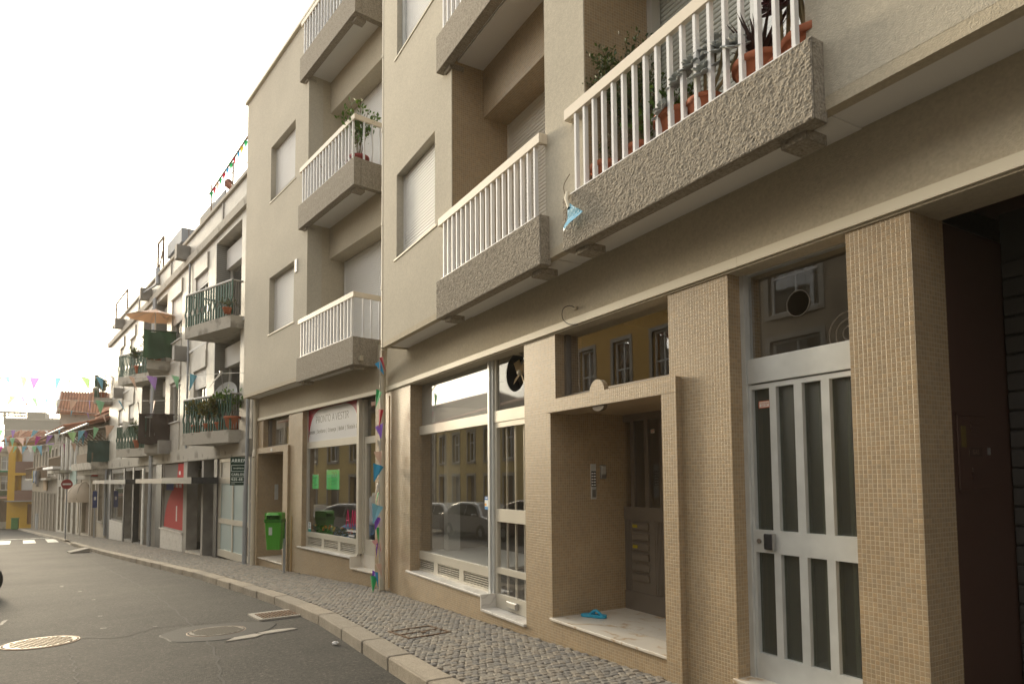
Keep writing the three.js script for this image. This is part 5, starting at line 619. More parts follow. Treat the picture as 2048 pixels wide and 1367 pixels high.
// ---------------------------------------------------------------- street things
{ // green litter bin on its post
  const T = thing('litter_bin', 'bright green plastic litter bin on a grey post', 'litter bin', FS, 4.0, G(-14.6), .2);
  const b = T.g, base = T.h, y = h => h - base; const sh = (w, d, r = .04) => { const s = new THREE.Shape(); s.moveTo(-w + r, -d); s.lineTo(w - r, -d); s.quadraticCurveTo(w, -d, w, -d + r); s.lineTo(w, d - r); s.quadraticCurveTo(w, d, w - r, d); s.lineTo(-w + r, d); s.quadraticCurveTo(-w, d, -w, d - r); s.lineTo(-w, -d + r); s.quadraticCurveTo(-w, -d, -w + r, -d); return s; };
  const tap = (w, d, h0, h1, k) => { const g = new THREE.ExtrudeGeometry(sh(w, d), { depth: 1, bevelEnabled: false, curveSegments: 4 }); g.rotateX(-Math.PI / 2); const p = g.attributes.position; for (let i = 0; i < p.count; i++) { const t = p.getY(i); p.setXYZ(i, p.getX(i) * mix(k, 1, t), mix(h0, h1, t), p.getZ(i) * mix(k, 1, t)); } g.computeVertexNormals(); return metricUV(clean(g)); };
  const G0 = new THREE.Group(); const off = [-.02, 0, .22];
  const put = m => { m.position.set(off[0], 0, off[2]); m.rotation.y = .95; return m; };
  put(part(T, 'bin_body', tap(.175, .145, y(-1.47), y(-.86), .78), M.greenPlastic)); put(part(T, 'bin_rim', [tap(.19, .16, y(-.90), y(-.83), .99)], M.greenPlasticDark));
  const lid = put(part(T, 'bin_lid', [tap(.12, .14, y(-.75), y(-.70), 1.25), new THREE.BoxGeometry(.33, .14, .05).translate(0, y(-.77), -.12), new THREE.BoxGeometry(.04, .14, .24).translate(-.155, y(-.77), 0), new THREE.BoxGeometry(.04, .14, .24).translate(.155, y(-.77), 0)], M.greenPlastic));
  part(T, 'sticker', new THREE.BoxGeometry(.07, .16, .003).translate(-.05, y(-1.08), .139), mat([.55, .62, .55], .5), lid); part(T, 'bracket', new THREE.BoxGeometry(.07, .34, .10).translate(-.02, y(-1.08), .07), M.greenPlasticDark);
  part(T, 'post', [rod(new THREE.Vector3(-.06, 0, 0), new THREE.Vector3(-.06, y(-.84), 0), .03, .03, 12)], M.pvcGrey); part(T, 'conduit', rod(new THREE.Vector3(-.18, 0, -.19), new THREE.Vector3(-.18, y(-.8), -.19), .016), M.copperPipe); }
{ // letting board
  const tx = canvasTex(178, 320, (x, w, h) => { x.fillStyle = '#12392c'; x.fillRect(0, 0, w, h); x.fillStyle = '#e9efe9'; x.textAlign = 'left'; x.font = 'bold 52px sans-serif'; x.fillText('ARRENDA', 12, 58); x.strokeStyle = '#e9efe9'; x.lineWidth = 5; x.strokeRect(14, 92, 228, 70); x.font = 'bold 22px sans-serif'; x.fillText('imobiliária', 34, 134); x.font = 'bold 38px sans-serif'; x.fillText('CARLOS', 12, 210); x.fillRect(12, 222, 230, 4); x.font = 'bold 42px sans-serif'; x.fillText('925 48', 12, 268); x.fillRect(12, 282, 230, 4); x.font = '18px sans-serif'; x.fillText('www.', 12, 306); });
  const T = thing('letting_board', 'dark green letting board reading ARRE and CARLOS by the drainpipe', 'sign', FT, .40, -.14, .2); T.g.rotation.y += .95; const bd = new THREE.BoxGeometry(.40, .72, .02); bd.translate(0, .36, 0); part(T, 'board', bd, mat([1, 1, 1], .55, { map: tx })); part(T, 'back_batten', [new THREE.BoxGeometry(.03, .7, .03).translate(-.1, .36, -.026), new THREE.BoxGeometry(.03, .7, .03).translate(.1, .36, -.026)], M.steel); }
{ // no-entry sign
  const tx = canvasTex(256, 256, (x, w, h) => { x.fillStyle = '#8f1410'; x.fillRect(0, 0, w, h); x.fillStyle = '#d9d6cf'; x.fillRect(36, 106, 184, 44); });
  const P = [-3.13, 0, -42], gy = G(-42); const T = loose('road_sign', 'round red no entry sign on a thin post', 'road sign', [P[0], gy, P[2]], .09); const d = new THREE.CylinderGeometry(.26, .26, .03, 36); d.rotateX(Math.PI / 2); d.translate(0, -.16 - gy, .05); const p = d.attributes.position, uv = d.attributes.uv; for (let i = 0; i < p.count; i++) uv.setXY(i, p.getX(i) / .52 + .5, (p.getY(i) + .16 + gy) / .52 + .5); part(T, 'disc', d, mat([1, 1, 1], .5, { map: tx })); part(T, 'post', rod(new THREE.Vector3(0, 0, 0), new THREE.Vector3(0, .25 - gy, 0), .035, .035, 8), M.pvcGrey); }
{ const T = loose('road_sign', 'small red triangle warning board fixed above the awning', 'road sign', [-1.75, .55, -43.2], .15); const sh = new THREE.Shape([[-.4, -.3], [.4, -.3], [.1, .32]].map(q => new THREE.Vector2(...q))); part(T, 'triangle', new THREE.ExtrudeGeometry(sh, { depth: .03, bevelEnabled: false }), mat([.5, .05, .03], .5)); part(T, 'back_board', new THREE.BoxGeometry(1.6, .5, .04).translate(.4, -.1, -.05), mat([.4, .42, .44], .6)); }
{ const T = loose('road_sign', 'narrow blue plate sign beside the awning', 'road sign', [-1.85, -1.0, -42.0], .15); part(T, 'plate', new RoundedBoxGeometry(.22, .9, .03, 1, .02), mat([.03, .05, .2], .5)); part(T, 'white_arrow', new THREE.BoxGeometry(.1, .18, .006).translate(0, .05, .018), M.whitePaint); part(T, 'post', rod(new THREE.Vector3(0, G(-42) + 1, -.04), new THREE.Vector3(0, .5, -.04), .035, .035, 6), M.pvcGrey); }
{ const T = loose('wheelie_bin', 'pale grey bin against the old house wall far down', 'bin', [-7.25, G(-72), -72], 0); part(T, 'bin_body', new RoundedBoxGeometry(.7, 1.3, .7, 1, .08).translate(0, .65, 0), mat([.45, .47, .48], .6)); part(T, 'bin_lid', new RoundedBoxGeometry(.76, .1, .76, 1, .03).translate(0, 1.35, 0), mat([.4, .42, .43], .6)); }
{ const T = loose('wheelie_bin', 'green bin standing before the yellow house', 'bin', [-9.7, G(-78), -77], 0); part(T, 'bin_body', new RoundedBoxGeometry(.55, 1.0, .55, 1, .06).translate(0, .5, 0), mat([.06, .2, .05], .6)); part(T, 'bin_lid', new RoundedBoxGeometry(.6, .08, .6, 1, .02).translate(0, 1.04, 0), mat([.05, .17, .04], .6)); }
{ // blue flip-flop on the porch step
  const T = thing('flip_flop', 'bright blue plastic sandal left on the marble porch step', 'sandal', FN, 5.26, -1.381, -.36); const sh = new THREE.Shape(); sh.moveTo(-.12, -.03); sh.bezierCurveTo(-.13, .05, -.05, .04, 0, .035); sh.bezierCurveTo(.06, .06, .13, .055, .125, 0); sh.bezierCurveTo(.13, -.05, .05, -.045, 0, -.035); sh.bezierCurveTo(-.05, -.045, -.11, -.06, -.12, -.03); const g = new THREE.ExtrudeGeometry(sh, { depth: .02, bevelEnabled: true, bevelSize: .006, bevelThickness: .004, bevelSegments: 2 }); g.rotateX(-Math.PI / 2); g.rotateY(.5); const bm = mat([.03, .36, .58], .45); const so = part(T, 'sole', g, bm); so.position.y = .006; part(T, 'strap', tube([new THREE.Vector3(-.03, .02, .04), new THREE.Vector3(.03, .07, .01), new THREE.Vector3(.09, .03, -.03)], .011), bm); part(T, 'strap', tube([new THREE.Vector3(-.05, .02, -.03), new THREE.Vector3(.01, .065, -.02), new THREE.Vector3(.09, .03, -.03)], .011), bm); }

// ---------------------------------------------------------------- plants
function potGeo(r, h) { return new THREE.LatheGeometry([[0, 0], [r * .68, 0], [r * .95, h * .82], [r * 1.06, h * .82], [r * 1.06, h], [r * .96, h], [r * .9, h * .9], [0, h * .88]].map(q => new THREE.Vector2(...q)), 22); }
const leafShape = (() => { const g = new THREE.BufferGeometry(); g.setAttribute('position', new THREE.Float32BufferAttribute([0, 0, 0, .32, .5, .08, 0, .5, 0, -.32, .5, .08, 0, 1, -.06], 3)); g.setIndex([0, 1, 2, 0, 2, 3, 1, 4, 2, 3, 2, 4]); g.computeVertexNormals(); return clean(g); })();
function foliage(pts, size, out, r = R) { for (const [p, d] of pts) { const g = leafShape.clone(); const k = size * (.6 + .8 * r()); g.scale(k * .8, k, k); g.rotateZ((r() - .5) * 2.4); g.rotateX((r() - .5) * 2.4); g.rotateY(r() * 6.28); g.translate(p.x, p.y, p.z); out[Math.floor(r() * out.length)].push(g); } }
// bushy plant: branches from the pot, leaves spread along them
function bush(F, s, h, o, label, group, a) { const T = thing('potted_plant', label, 'plant', F, s, h, o, group); const { pr = .13, ph = .2, pm = M.terracotta, n = 9, H = .5, W = .25, leaf = .05, per = 14, ms = M.leaf, stem = .006, lean = 0, sub = 2 } = a; if (ph > 0) part(T, 'pot', potGeo(pr, ph), pm); const st = [], lf = ms.map(() => []);
  for (let i = 0; i < n; i++) { const ang = R() * 6.28, e = W * (.3 + .7 * R()), top = H * (.55 + .45 * R()); const A = new THREE.Vector3(rr(-.03, .03), ph * .85, rr(-.03, .03)), Bp = new THREE.Vector3(Math.cos(ang) * e * .4 + lean * .4, ph + top * .55, Math.sin(ang) * e * .4), C = new THREE.Vector3(Math.cos(ang) * e + lean, ph + top, Math.sin(ang) * e); const cv = new THREE.CatmullRomCurve3([A, Bp, C]); st.push(clean(new THREE.TubeGeometry(cv, 8, stem, 4))); const pts = []; for (let k = 0; k < per; k++) { const t = .25 + .75 * Math.pow(R(), .7), p = cv.getPoint(t); p.x += rr(-1, 1) * W * .22; p.y += rr(-1, 1) * .05; p.z += rr(-1, 1) * W * .22; pts.push([p]); } foliage(pts, leaf, lf);
    for (let q = 0; q < sub; q++) { const p = cv.getPoint(.45 + .4 * R()), e2 = p.clone().add(new THREE.Vector3(rr(-1, 1) * W * .6, rr(.02, .14), rr(-1, 1) * W * .6)); st.push(clean(rod(p, e2, stem * .7, stem * .4, 4))); const pp = []; for (let k = 0; k < per * .5; k++) pp.push([p.clone().lerp(e2, R()).add(new THREE.Vector3(rr(-.03, .03), rr(-.03, .03), rr(-.03, .03)))]); foliage(pp, leaf, lf); } }
  part(T, 'stems', st, M.stem); ms.forEach((m, i) => { if (lf[i].length) part(T, 'leaves', lf[i], m).userData.kind = 'stuff'; }); return T; }
// rosette of thick leaves
function rosette(c, r, n, up, layers = 3) { const out = []; for (let l = 0; l < layers; l++) for (let i = 0; i < n; i++) { const g = new THREE.SphereGeometry(1, 6, 5); const L = r * (1 - l * .24); g.scale(L * .24, L * .07, L * .5); g.translate(0, 0, L * .5); g.rotateX(-(.25 + l * .42)); g.rotateY(i / n * 6.283 + l * .4); g.translate(0, l * r * .1, 0); g.applyQuaternion(new THREE.Quaternion().setFromUnitVectors(XA, up.clone().normalize())); g.translate(c.x, c.y, c.z); out.push(clean(g)); } return out; }
function succulent(F, s, h, o, label, group, m, stems, a = {}) { const T = thing('potted_plant', label, 'plant', F, s, h, o, group); const { pr = .13, ph = .2, rad = .085, n = 9 } = a; part(T, 'pot', potGeo(pr, ph), M.terracotta); const ro = [], st = []; for (const [x, y, z, rd] of stems) { const A = new THREE.Vector3(x * .15, ph * .9, z * .15), C = new THREE.Vector3(x, ph + y, z), B2 = new THREE.Vector3(x * .75, ph + y * .45, z * .75); st.push(clean(tube([A, B2, C], .012, 10, 6))); ro.push(...rosette(C, rd || rad, n, new THREE.Vector3(x * .9, .6, z * .9 + .35))); } part(T, 'stems', st, M.stemPale); part(T, 'rosettes', ro, m); return T; }
const GP = 'pots on the nearest balcony', fl1 = 2.27;
bush(FN, 4.02, fl1, .10, 'tall thin shrub in a terracotta pot at the far end of the nearest balcony', GP, { pr: .15, ph: .24, n: 20, H: 1.2, W: .34, leaf: .036, per: 60, ms: M.leaf, stem: .005, sub: 4 });
bush(FN, 4.12, fl1 + .04, .3, 'terracotta pot with sparse trailing stems at the balcony end', GP, { pr: .13, ph: .24, n: 4, H: .22, W: .2, leaf: .03, per: 6 });
bush(FN, 3.70, fl1 + .05, .30, 'small bright green plant in a clay pot on the nearest balcony', GP, { pr: .11, ph: .20, n: 8, H: .30, W: .14, leaf: .055, per: 10, ms: M.leafBright });
bush(FN, 3.32, fl1 + .08, .28, 'wide clay pot of low dense green succulents on the nearest balcony', GP, { pr: .17, ph: .22, n: 14, H: .18, W: .18, leaf: .04, per: 20, ms: M.leafBright, sub: 1 });
succulent(FN, 3.02, fl1 + .09, .33, 'grey echeveria with pale stems leaning through the balusters', GP, M.leafGrey, [[-.16, .20, .05], [-.02, .24, .06], [.08, .12, .08], [.20, .22, .04], [.34, .16, .05], [-.30, .06, .06], [.12, .30, .02]], { pr: .12, ph: .16, rad: .13 });
{ const T = thing('potted_plant', 'dark red spiky aloe in a clay pot on the nearest balcony', 'plant', FN, 2.62, fl1 + .08, .27, GP); part(T, 'pot', potGeo(.16, .22), M.terracotta); for (let i = 0; i < 30; i++) { const g = new THREE.ConeGeometry(.03, rr(.3, .46), 5); g.scale(1, 1, .5); g.translate(0, .14, 0); g.rotateX(rr(.15, 1.25)); g.rotateY(i * 2.4); g.translate(0, .24, 0); part(T, 'leaf', g, M.leafRedDark); } }
succulent(FN, 2.46, fl1 + .02, .24, 'dark red rosette plant on tall stems behind the aloe', GP, M.leafRed, [[-.06, .40, 0], [.06, .50, .03], [.02, .30, .06]], { pr: .12, ph: .2, rad: .12, n: 11 });
succulent(FN, 2.28, fl1 + .02, .23, 'large dark red rosettes in a clay pot at the near end of the balcony', GP, M.leafRed, [[-.08, .46, .04, .17], [.10, .38, .05, .13], [.0, .25, .1, .11]], { pr: .17, ph: .25, n: 13 });
{ const T = thing('hanging_rope', 'thin twisted brown rope hanging inside the nearest balcony', 'rope', FN, 2.60, 2.8, -.1); part(T, 'rope', tube([new THREE.Vector3(0, 2.2, 0), new THREE.Vector3(.01, 1.2, 0), new THREE.Vector3(-.05, .3, .02), new THREE.Vector3(.0, 0, .05)], .008, 24), M.stemPale); part(T, 'knot', new THREE.SphereGeometry(.018, 8, 6), M.stemPale); }
bush(FN, 6.1, 2.26, .20, 'small dark planter showing between the second balcony balusters', null, { pr: .13, ph: .22, pm: M.brownDark, n: 5, H: .05, W: .1, leaf: .03, per: 6 });
bush(FS, .42, 5.38, .25, 'leafy shrub in a red pot at the corner of the middle balcony', 'plants on the second block', { pr: .17, ph: .26, pm: mat([.28, .03, .025], .5), n: 11, H: 1.0, W: .34, leaf: .085, per: 14, ms: M.leafBright, sub: 2 });
bush(FS, 1.0, 5.38, .24, 'small succulent clump beside the red pot on the middle balcony', 'plants on the second block', { pr: .1, ph: .2, n: 9, H: .2, W: .12, leaf: .05, per: 12 });
bush(FS, 1.75, 5.38, .24, 'thin orange-stemmed plant inside the middle balcony rail', 'plants on the second block', { pr: .1, ph: .18, n: 6, H: .42, W: .22, leaf: .025, per: 5, ms: [leafMat([.3, .09, .02]), M.leaf[0]] });
// green balconies of the tiled block
bush(FT, 1.0, 1.33, .2, 'terracotta pot with leafy bush at the corner of the lower green balcony', 'plants on the tiled block', { pr: .2, ph: .34, n: 10, H: .72, W: .42, leaf: .12, per: 16, ms: M.leafBright });
for (const [s, o, k] of [[1.5, .36, 'olive leaved bush nearest the satellite dish'], [2.1, .50, 'yellowish bush in the middle of the lower green balcony'], [2.8, .64, 'tall bush at the far end of the lower green balcony']]) bush(FT, s, 1.34, o, k, 'plants on the tiled block', { pr: .14, ph: .2, n: 12, H: .68, W: .4, leaf: .10, per: 26, ms: [M.leaf[2], leafMat([.2, .16, .02])] });
for (const [s, h, k] of [[13.2, 1.34, 'leafy bush on the far lower balcony by the brown cloth'], [14.1, 1.34, 'leafy bush at the far end of the far lower balcony'], [10.0, 4.4, 'green bush behind the netted upper balcony'], [10.8, 4.4, 'taller green bush behind the netted upper balcony'], [13.4, 4.4, 'reddish bush on the far upper lattice balcony'], [23.6, 4.4, 'bush on the last balcony before the old roofs']]) bush(FT, s, h, .35, k, 'plants on the tiled block', { pr: .2, ph: .3, n: 10, H: .8, W: .4, leaf: .1, per: 16, ms: M.leaf });
bush(FT, .9, 4.37, .4, 'dry trailing plant at the corner of the upper green balcony', 'plants on the tiled block', { pr: .12, ph: .15, n: 8, H: .2, W: .3, leaf: .05, per: 8, ms: M.leaf });
{ const T = thing('satellite_dish', 'pale grey satellite dish above the lower green balcony', 'satellite dish', FT, 1.75, 1.4, .05); const g = new THREE.SphereGeometry(.75, 28, 8, 0, 6.283, 0, .62); g.translate(0, -.68, 0); g.applyQuaternion(new THREE.Quaternion().setFromUnitVectors(XA, new THREE.Vector3(-.45, -.3, -.84).normalize())); g.translate(0, .86, .1); part(T, 'dish', g, mat([.52, .53, .54], .5)); part(T, 'mast', rod(new THREE.Vector3(0, 0, -.05), new THREE.Vector3(0, .8, -.05), .025), M.steel); part(T, 'feed_arm', [rod(new THREE.Vector3(.1, .9, .2), new THREE.Vector3(.28, 1.5, .32), .012), new THREE.BoxGeometry(.05, .05, .08).translate(.28, 1.5, .32)], M.steel); }
{ const T = thing('parasol', 'faded orange parasol open on the far upper balcony', 'parasol', FT, 9.9, 4.4, .45); const n = 8, g = new THREE.ConeGeometry(.98, .33, n, 1, true); g.translate(0, 1.78, 0); part(T, 'canopy', g, mat([.66, .38, .22], .8, { phys: true, transmission: .35, thickness: 0 })); part(T, 'pole', rod(new THREE.Vector3(0, 0, 0), new THREE.Vector3(0, 1.95, 0), .025), M.whitePaint); for (let i = 0; i < n; i++) { const a = i / n * 6.283; part(T, 'rib', rod(new THREE.Vector3(0, 1.92, 0), new THREE.Vector3(Math.sin(a) * 1.03, 1.61, Math.cos(a) * 1.03), .01, .01, 4), M.steel); } }
function drape(name, label, F, s, h, o, w, l, m, turn, cat = 'cloth') { const T = thing(name, label, cat, F, s, h, o); const g = new THREE.PlaneGeometry(w, l, 22, 16), p = g.attributes.position; for (let i = 0; i < p.count; i++) { const x = p.getX(i), y = p.getY(i); p.setXYZ(i, x * (1 - .08 * (y / l)), y + l / 2 + .05 * Math.sin(x * 7), .05 * Math.sin(x * 11 + y * 3) + .03 * Math.sin(y * 9 + x * 4)); } g.computeVertexNormals(); g.rotateY(turn); part(T, 'cloth', g, m); const c = Math.cos(turn), sn = Math.sin(turn); part(T, 'top_hem', rod(new THREE.Vector3(-w / 2 * c, l, w / 2 * sn), new THREE.Vector3(w / 2 * c, l, -w / 2 * sn), .03, .03, 6), m); return T; }
drape('brown_blanket', 'dark brown blanket thrown over the end of the far lower balcony', FT, 9.25, 1.32, .45, 1.15, 1.05, mat([.055, .038, .03], .9), 1.2); drape('green_netting', 'dark green netting covering the end of the far upper balcony', FT, 9.2, 4.4, .4, 1.05, 1.0, mat([.03, .08, .035], .8, { phys: true, transmission: .35, thickness: 0 }), 1.35, 'netting'); drape('green_netting', 'green netting hung on the old house gallery', FU, -.35, .95, .35, 1.2, 1.15, M.greenNet, 1.2, 'netting');

// ---------------------------------------------------------------- bunting
const penGeo = (() => { const a = []; for (let k = 0; k < 5; k++) { const g = new THREE.BufferGeometry(), t = .02 + .02 * k, v = []; const P = (u, w) => [(u - .5) * (1 - w), -w * 1.25, Math.sin(u * 5 + k * 1.7) * .09 * (1 - w) + w * (k - 2) * .12]; const q = (A, B, C) => v.push(...A, ...B, ...C); const n = 3; for (let i = 0; i < n; i++) for (let j = 0; j < 2; j++) { const u0 = i / n, u1 = (i + 1) / n, w0 = j * .5, w1 = (j + 1) * .5; q(P(u0, w0), P(u0, w1), P(u1, w0)); if (j < 1) q(P(u1, w0), P(u0, w1), P(u1, w1)); } g.setAttribute('position', new THREE.Float32BufferAttribute(v, 3)); g.computeVertexNormals(); a.push(clean(g)); } return a; })();
function bunting(label, A, B, sag, n, size, cols, seed, t0 = .02, t1 = .98) { const r = rngOf(seed); const mid = A.clone().lerp(B, .5); mid.y -= sag; const cv = new THREE.QuadraticBezierCurve3(A, mid, B); const g = new THREE.Group(); g.name = numbered('bunting'); g.position.copy(A); tag(g, label, 'bunting', 'bunting lines over the street'); scene.add(g); const T = { g }; const t = new THREE.TubeGeometry(cv, 40, .008, 4); t.translate(-A.x, -A.y, -A.z); part(T, 'string', t, M.string); const dir = Math.atan2(-(B.z - A.z), B.x - A.x);
  for (let i = 0; i < n; i++) { const p = cv.getPoint(mix(t0, t1, (i + .5 + (r() - .5) * .3) / n)).sub(A); const m = piece('pennant', penGeo[Math.floor(r() * 5)], flagMat[cols[i % cols.length]], g, p.x, p.y, p.z); m.scale.setScalar(size * 1.12 * (.9 + .25 * r())); m.rotation.set((r() - .5) * .8, dir * .55 + (r() - .5) * .9, (r() - .5) * .3, 'YXZ'); } return T; }
const v3 = (x, y, z) => new THREE.Vector3(x, y, z), pal = ['white', 'sky', 'mint', 'violet', 'peach', 'white', 'sky', 'lime'];
bunting('highest bunting line, starting at the pale block corner above the satellite dish', v3(2.35, 2.68, -17.35), v3(-7.7, 5.7, -44), .35, 19, .34, pal, 1);
bunting('bunting line fixed between the two windows of the tiled block', v3(1.1, 2.84, -26), v3(-8.4, 5.3, -48), .5, 15, .36, ['peach', 'white', 'sky', 'mint', 'violet'], 2);
bunting('bunting line passing in front of the brown blanket balcony', v3(.75, 2.4, -26.8), v3(-9.1, 3.0, -56), .7, 16, .36, ['magenta', 'white', 'peach', 'mint', 'sky', 'lime', 'white', 'violet'], 3);
bunting('lowest bunting line strung from the awning house to the yellow house', v3(-2.7, 2.3, -46), v3(-9.2, 2.5, -58), .25, 9, .42, ['peach', 'magenta', 'lime', 'sky', 'white', 'peach'], 4);
bunting('bunting line over the awning house ledge towards the pale far house', v3(-1.9, 2.9, -43), v3(-8.9, 3.6, -56), .25, 9, .40, ['violet', 'mint', 'sky', 'white', 'sky', 'peach'], 5);
bunting('crossing bunting line hanging lower in front of the white boarded house', v3(-2.2, 2.7, -44), v3(-7.7, 2.5, -58), .45, 8, .38, ['sky', 'mint', 'white', 'violet', 'peach', 'mint'], 6);
bunting('dark sky bunting line running to the last balcony of the tiled block', v3(-1.2, 3.4, -40), v3(-6.6, 3.9, -36), .15, 9, .3, ['peach', 'violet', 'sky', 'lime', 'white'], 7);
{ // garland hung down the drainpipe between the two blocks
  const g = new THREE.Group(); g.name = numbered('bunting'); g.position.copy(W3(FN, 10.25, -1.8, .16)); g.rotation.y = FN.turn; tag(g, 'string of coloured pennants hanging down the drainpipe between the beige blocks', 'bunting'); scene.add(g); const T = { g, s: 10.25, h: -1.8, o: .16 };
  part(T, 'string', tube([loc(T, 9.66, 1.98, .36), loc(T, 9.72, 1.7, .34), loc(T, 10.1, 1.2, .2), loc(T, 10.22, .4, .17), loc(T, 10.24, -.4, .17), loc(T, 10.22, -1.2, .17), loc(T, 10.22, -1.5, .17)], .009, 40), M.string);
  const L = [[9.62, 1.86, .34, 'red', .24, -.1], [9.74, 1.82, .34, 'blue', .25, .1], [9.86, 1.38, .28, 'green', .30, .15], [9.98, 1.1, .22, 'red', .32, -.2], [10.12, .86, .2, 'purple', .26, .2], [10.2, .62, .18, 'white', .22, 0], [10.2, .44, .18, 'peach', .26, .2], [10.18, .22, .18, 'blue', .30, -.5], [10.2, -.06, .18, 'white', .24, 0], [10.16, -.22, .19, 'green', .26, -.2], [10.18, -.42, .2, 'sky', .34, -.6], [10.22, -.62, .18, 'purple', .24, .2], [10.2, -.78, .19, 'green', .30, -.1], [10.3, -.98, .19, 'pink', .22, .5], [10.2, -1.06, .2, 'purple', .26, -.3], [10.18, -1.35, .19, 'peach', .24, .1], [10.2, -1.5, .2, 'blue', .28, -.2], [10.24, -1.5, .22, 'purple', .26, .1], [10.26, -1.55, .24, 'green', .28, .2]];
  L.forEach(([s, h, o, c, z, t], i) => { const p = loc(T, s, h, o), m = piece('pennant', penGeo[i % 5], flagMat[c], g, p.x, p.y, p.z + .02); m.scale.set(z * .62, z * .78, z * 1.1); m.rotation.set(.05, t * 2.6, .45 * Math.sin(i * 2.1)); }); }
{ // single pennant tied to the nearest balcony
  const T = thing('loose_pennant', 'blue plastic pennant tied to the far end of the nearest balcony', 'pennant', FN, 4.36, 2.02, .52); const ml = mat([.04, .40, .66], .35, { phys: true, transmission: .25, thickness: 0 }); const tri = (a, b, c) => { const n = 8, v = []; const P = (i, j) => { const u = i / n, w = j / n; const p = a.clone().multiplyScalar(1 - u - w).addScaledVector(b, u).addScaledVector(c, w); p.z += .018 * Math.sin(u * 9 + w * 5) * (u + w); return p; }; for (let i = 0; i < n; i++) for (let j = 0; j < n - i; j++) { const A = P(i, j), B = P(i + 1, j), C = P(i, j + 1); v.push(...A.toArray(), ...B.toArray(), ...C.toArray()); if (j < n - i - 1) { const D = P(i + 1, j + 1); v.push(...B.toArray(), ...D.toArray(), ...C.toArray()); } } const g = new THREE.BufferGeometry(); g.setAttribute('position', new THREE.Float32BufferAttribute(v, 3)); g.computeVertexNormals(); return g; };
  part(T, 'pennant', tri(v3(.03, .25, .01), v3(-.02, .02, .03), v3(.22, .11, .03)), ml); part(T, 'knot', tube([v3(-.035, .37, -.02), v3(-.01, .3, .01), v3(.02, .24, .015), v3(.04, .2, .02)], .016, 12, 6), M.cream); part(T, 'loose_string', tube([v3(.0, .07, .02), v3(.0, .03, .02), v3(.06, .02, .03), v3(.09, .03, .02)], .004, 14, 4), M.string); part(T, 'twig', tube([v3(-.05, .36, 0), v3(-.03, .42, .02), v3(.03, .50, .0)], .004, 8, 4), M.stem); }
{ // pole with pennants over the tiled block's roof
  const T = thing('roof_pole', 'long roof pole with small pennants above the tiled block parapet', 'pole', FT, .5, 7.35, -.55); const A = loc(T, .4, 9.66, -.2), B = loc(T, 5.3, 9.3, -.2); part(T, 'pole', [rod(A, B, .03, .03, 6)], M.iron); part(T, 'post', [rod(loc(T, 5.25, 7.35, -.24), loc(T, 5.25, 9.6, -.24), .02, .02, 5), rod(loc(T, 2.9, 7.35, -.24), loc(T, 2.9, 9.45, -.24), .025, .025, 5)], M.iron); part(T, 'cross_bar', rod(loc(T, 4.9, 9.85, -.6), loc(T, 1.6, 9.0, -.3), .012, .012, 4), M.iron); const r = rngOf(71), cs = ['green', 'red', 'purple', 'green', 'yellow', 'blue', 'red', 'green', 'blue', 'red', 'green', 'peach', 'red', 'green']; for (let i = 0; i < 14; i++) { const p = A.clone().lerp(B, (i + .4) / 14); const m = piece('pennant', penGeo[i % 5], flagMat[cs[i]], T.g, p.x, p.y - .02, p.z); m.scale.set(.12, .2, .14); m.rotation.y = r() * 2; } }

// ---------------------------------------------------------------- person at the roof parapet: one continuous figure
function figure(bones, cell, pad = .1) { let lo = v3(9, 9, 9), hi = v3(-9, -9, -9); for (const b of bones) for (const p of [b[0], b[1]]) { lo.min(p); hi.max(p); } const rmax = Math.max(...bones.map(b => Math.max(b[2], b[3]))) + pad; lo.subScalar(rmax); hi.addScalar(rmax); const size = Math.max(hi.x - lo.x, hi.y - lo.y, hi.z - lo.z), n = Math.min(110, Math.ceil(size / cell)), c = lo.clone().add(hi).multiplyScalar(.5); const mc = new MarchingCubes(n, new THREE.MeshStandardMaterial(), false, false, 200000); mc.isolation = 0; const q = v3(), ba = v3(), pa = v3();
  for (let k = 0; k < n; k++) for (let j = 0; j < n; j++) for (let i = 0; i < n; i++) { q.set((i - n / 2) / (n / 2) * size / 2 + c.x, (j - n / 2) / (n / 2) * size / 2 + c.y, (k - n / 2) / (n / 2) * size / 2 + c.z); let d = 9; for (const [a, b, r0, r1] of bones) { ba.subVectors(b, a); pa.subVectors(q, a); const t = clamp(pa.dot(ba) / Math.max(1e-6, ba.dot(ba))); const e = pa.addScaledVector(ba, -t).length() - mix(r0, r1, t); const h = clamp(.5 + .5 * (d - e) / .045); d = mix(d, e, h) - .045 * h * (1 - h); } mc.field[k * n * n + j * n + i] = -d; }
  mc.update(); const g = new THREE.BufferGeometry(), cnt = mc.count; g.setAttribute('position', new THREE.BufferAttribute(mc.positionArray.slice(0, cnt * 3), 3)); g.setAttribute('normal', new THREE.BufferAttribute(mc.normalArray.slice(0, cnt * 3), 3)); g.scale(size / 2, size / 2, size / 2); g.translate(c.x, c.y, c.z); g.computeVertexNormals(); return g; }
